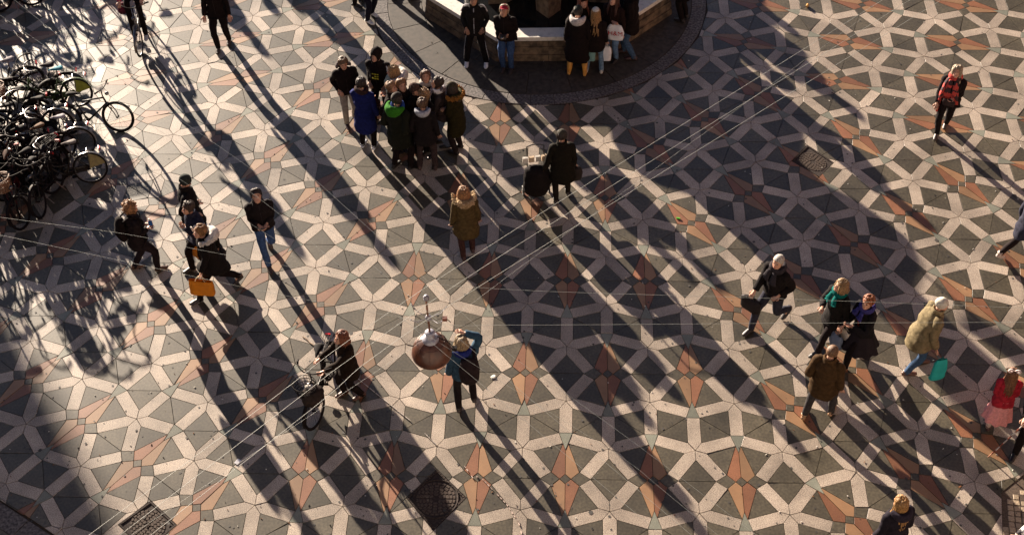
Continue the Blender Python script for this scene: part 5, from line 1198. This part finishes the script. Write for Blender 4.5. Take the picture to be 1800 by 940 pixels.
# ---- neighbouring houses round the square (they close in the sky)
WM_ = None
def house(label, x, y, rz, wd, dp, hgt, col, nx_, nz_):
    t = empty('town_house', (x, y, 0), rad(rz)); tag(t, label, 'building', 'houses round the square')
    b = MB(); b.box((0, dp/2, hgt/2), (wd, dp, hgt)); b.build('wall', mat('render_%.2f_%.2f' % (col[0], col[1]), col, .85, tuple(c*.85 for c in col), 1.5), t)
    b = MB(); b.box((0, dp/2, hgt+1.6), (wd, dp, 3.2), taper=.7); b.build('roof', mat('slate_roof', (.12, .09, .08), .7), t)
    wm = MB(); wm.box((0, 0, 0), (1.1, .12, 1.8)); me = wm.mesh('window', mat('window_glass', (.03, .035, .04), .1)); fm = MB()
    for dx, dz, a, c in ((-.6, 0, .1, 2.0), (.6, 0, .1, 2.0), (0, .95, 1.3, .1), (0, -.95, 1.4, .12), (0, .2, 1.1, .06)): fm.box((dx, -.03, dz), (a, .14, c))
    fe = fm.mesh('frame', mat('window_paint', (.6, .58, .54), .6))
    for i in range(nx_):
        for j in range(nz_):
            o = bpy.data.objects.new('window', me); COL.objects.link(o); o.parent = t; o.location = ((i-(nx_-1)/2)*wd/nx_, -.02, 2.4+j*3.3)
            f = bpy.data.objects.new('frame', fe); COL.objects.link(f); f.parent = o
house('tall red brick house closing the square on the right', 26, 2, -90, 34, 12, 20, (.26, .12, .07), 11, 6)
house('ochre rendered house beyond the right end of the square', 24, 34, -60, 24, 12, 18, (.40, .28, .14), 8, 5)
house('grey house behind the photographer', 4, -17, 180, 46, 12, 17, (.25, .22, .20), 14, 5)
house('brown house closing the square at the lower left', -27, -8, 90, 26, 12, 18, (.22, .15, .10), 8, 5)

# seams, rivets and grime bands on the lamp
b = MB(); b.tube([(.2345*cos(2*pi*k/40), .2345*sin(2*pi*k/40), .03) for k in range(40)], .0055, 5, closed=True); b.tube([(.160*cos(2*pi*k/32), .160*sin(2*pi*k/32), .213) for k in range(32)], .004, 5, closed=True)
for k in range(8): b.tube([(.236*cos(k*pi/4), .236*sin(k*pi/4), .02), (.210*cos(k*pi/4), .210*sin(k*pi/4), .140), (.158*cos(k*pi/4), .158*sin(k*pi/4), .216), (.088*cos(k*pi/4), .088*sin(k*pi/4), .264)], .0028, 4, sub=3)
b.build('seam', M_DOME, lamp, smooth=True)
# ---- litter and marks
def litter(name, label, cat, px, mk, rz=None):
    p = ground(*px, .004); t = MB(); mk(t); o = t.build(name, None); o.location = (p.x, p.y, .004); o.rotation_euler = (0, 0, rad(rz if rz is not None else random.uniform(0, 180))); tag(o, label, cat)
    return o
wp = cloth((.70, .68, .62), 10, .9)
litter('paper_scrap', 'crumpled white paper scrap right of the woman in the denim blue jacket', 'paper', (867, 662), lambda t: t.ball((0, 0, .006), (.05, .04, .008), 7, 5, wp, .5, 1))
litter('lighter', 'small pale green thing on the paving below the three wires', 'litter', (1192, 384), lambda t: t.box((0, 0, .010), (.075, .022, .018), m=mat('green_plastic', (.12, .6, .05), .4)), -10)
litter('card', 'small pale card lying in the lower left near the wires', 'card', (418, 811), lambda t: t.box((0, 0, .004), (.10, .075, .006), m=mat('pale_card', (.55, .55, .60), .4)), 60)
litter('cardboard_tube', 'small tan tube lying on the pale stones at the upper right', 'litter', (1419, 12), lambda t: t.tube([(-.04, 0, .03), (.04, 0, .03)], .03, 10, m=cloth((.55, .32, .12))), 70)
def twig(t):
    t.tube([(-.16, 0, .008), (-.05, .012, .012), (.04, -.004, .010), (.15, .01, .008)], .007, 5, m=cloth((.42, .30, .20)), sub=2)
litter('stick', 'thin pale stick lying upper left of the pushed bicycle', 'stick', (542, 600), twig, -42)
litter('stick', 'short dark stick on a pale slab at the lower right', 'stick', (1687, 855), lambda t: t.box((0, 0, .006), (.06, .016, .012), m=cloth((.30, .13, .06))), 35)
litter('bottle', 'white crumpled bottle floating in the fountain', 'bottle', (924, 22), lambda t: t.tube([(-.12, 0, .0), (-.02, .0, .01), (.06, 0, 0), (.10, 0, .0)], [(.03, .03), (.032, .02), (.03, .03), (.012, .012)], 9, None, cloth((.62, .64, .52)), 2), -14).location.z = .475
rt = empty('twisted_cable', (0, 0, 0)); tag(rt, 'lit twisted cable drawn as pale dashes in the shade below the pushed bicycle', 'rope')  # pale pieces with gaps stand in for lit stretches of a cable
pts = [ground(x, y, .012) for x, y in ((628, 664), (660, 690), (700, 722), (735, 750), (768, 782))]
for i in range(4):
    for k in range(3):
        if random.random() < .2: continue
        a_ = pts[i].lerp(pts[i+1], k/3+.02); b_ = pts[i].lerp(pts[i+1], (k+1)/3-.05); rope = MB(); rope.tube([a_, b_], .0075, 5); rope.build('cable_dash', cloth((.55, .50, .46)), rt)
rt = empty('crumbled_chalk_line', (0, 0, 0)); tag(rt, 'crumbly pale line of bits lying right of the round iron cover', 'crumbs')
pts = [ground(x, y, .012) for x, y in ((812, 812), (833, 842), (842, 835), (862, 856), (890, 885), (912, 918), (918, 940))]
for i in range(len(pts)-1):
    L = (pts[i+1]-pts[i]).length; n = max(2, int(L/.07))
    for k in range(n):
        if random.random() < .35: continue
        a_ = pts[i].lerp(pts[i+1], k/n); b_ = pts[i].lerp(pts[i+1], (k+.6)/n); rope = MB(); rope.tube([a_, b_], random.uniform(.005, .011), 5); rope.build('crumb', cloth((.62, .50, .44)), rt)
bits = MB()
for i in range(420):
    p = ground(random.uniform(0, 1800), random.uniform(20, 930)); r = random.uniform(.006, .014)
    k = (wp, cloth((.25, .12, .06)), M_RUB, wp)[i % 4]; a = random.uniform(0, pi)
    if i % 3: bits.ball((p.x, p.y, r*.5), (r, r*.8, r*.5), 5, 3, k, .4, i)
    else: bits.tube([(p.x, p.y, .006), (p.x+.03*cos(a), p.y+.03*sin(a), .006)], .005, 5, m=k)
o = bits.build('litter_crumbs'); tag(o, 'cigarette ends, chewed gum and crumbs strewn over the paving', 'litter', kind='stuff')
# dark gum stains
M_GUM = mat('gum_stain', (.05, .045, .04), .7); st = MB()
for i in range(900):
    p = ground(random.uniform(0, 1800), random.uniform(0, 940)); r = random.uniform(.007, .024)*(1.6 if i % 37 == 0 else 1); n = 7; a0 = random.random()*6
    st.add([(p.x+cos(a0+2*pi*k/n)*r*random.uniform(.7, 1.2), p.y+sin(a0+2*pi*k/n)*r*random.uniform(.7, 1.2), .0042) for k in range(n)], [tuple(range(n))])
o = st.build('gum_stains', M_GUM); tag(o, 'small dark flattened gum stains on the stones', 'stain', kind='stuff')
# ---- the house whose shade reaches the lower left corner
e1 = ground(52, 640); e1.z = 0
hb_ = e1 + D_*62; t = empty('corner_house', (hb_.x, hb_.y, 0), rad(SUN_AZ-90)); tag(t, 'pale five storey corner house far beyond the top left of the square', 'building')
b = MB(); b.box((-9.2, 6, 8.2), (18, 12, 16.4)); b.build('wall', mat('pale_render', (.48, .42, .34), .8, (.40, .35, .28), 2), t)
b = MB(); b.prism([(-18.5, -.4), (.1, -.4), (.1, 12.4), (-18.5, 12.4)], 16.4, 16.7); b.box((-9.2, 6, 18.2), (17.6, 8, 3), taper=.6); b.build('roof', mat('slate_roof', (.12, .09, .08), .7), t)
wm = MB(); wm.box((0, 0, 0), (1.0, .12, 1.7)); me = wm.mesh('window', mat('window_glass', (.03, .035, .04), .1)); fmm = MB()
for dx, dz, sx_, sz_ in ((-.55, 0, .1, 1.9), (.55, 0, .1, 1.9), (0, .9, 1.2, .1), (0, -.9, 1.3, .12), (0, .2, 1.0, .06)): fmm.box((dx, -.03, dz), (sx_, .14, sz_))
fme = fmm.mesh('frame', mat('window_paint', (.6, .58, .54), .6))
for i in range(7):
    for j in range(5):
        o = link(me, 'window', t, (-17+i*2.6, -.02, 2.2+j*3.1)); link(fme, 'frame', o)
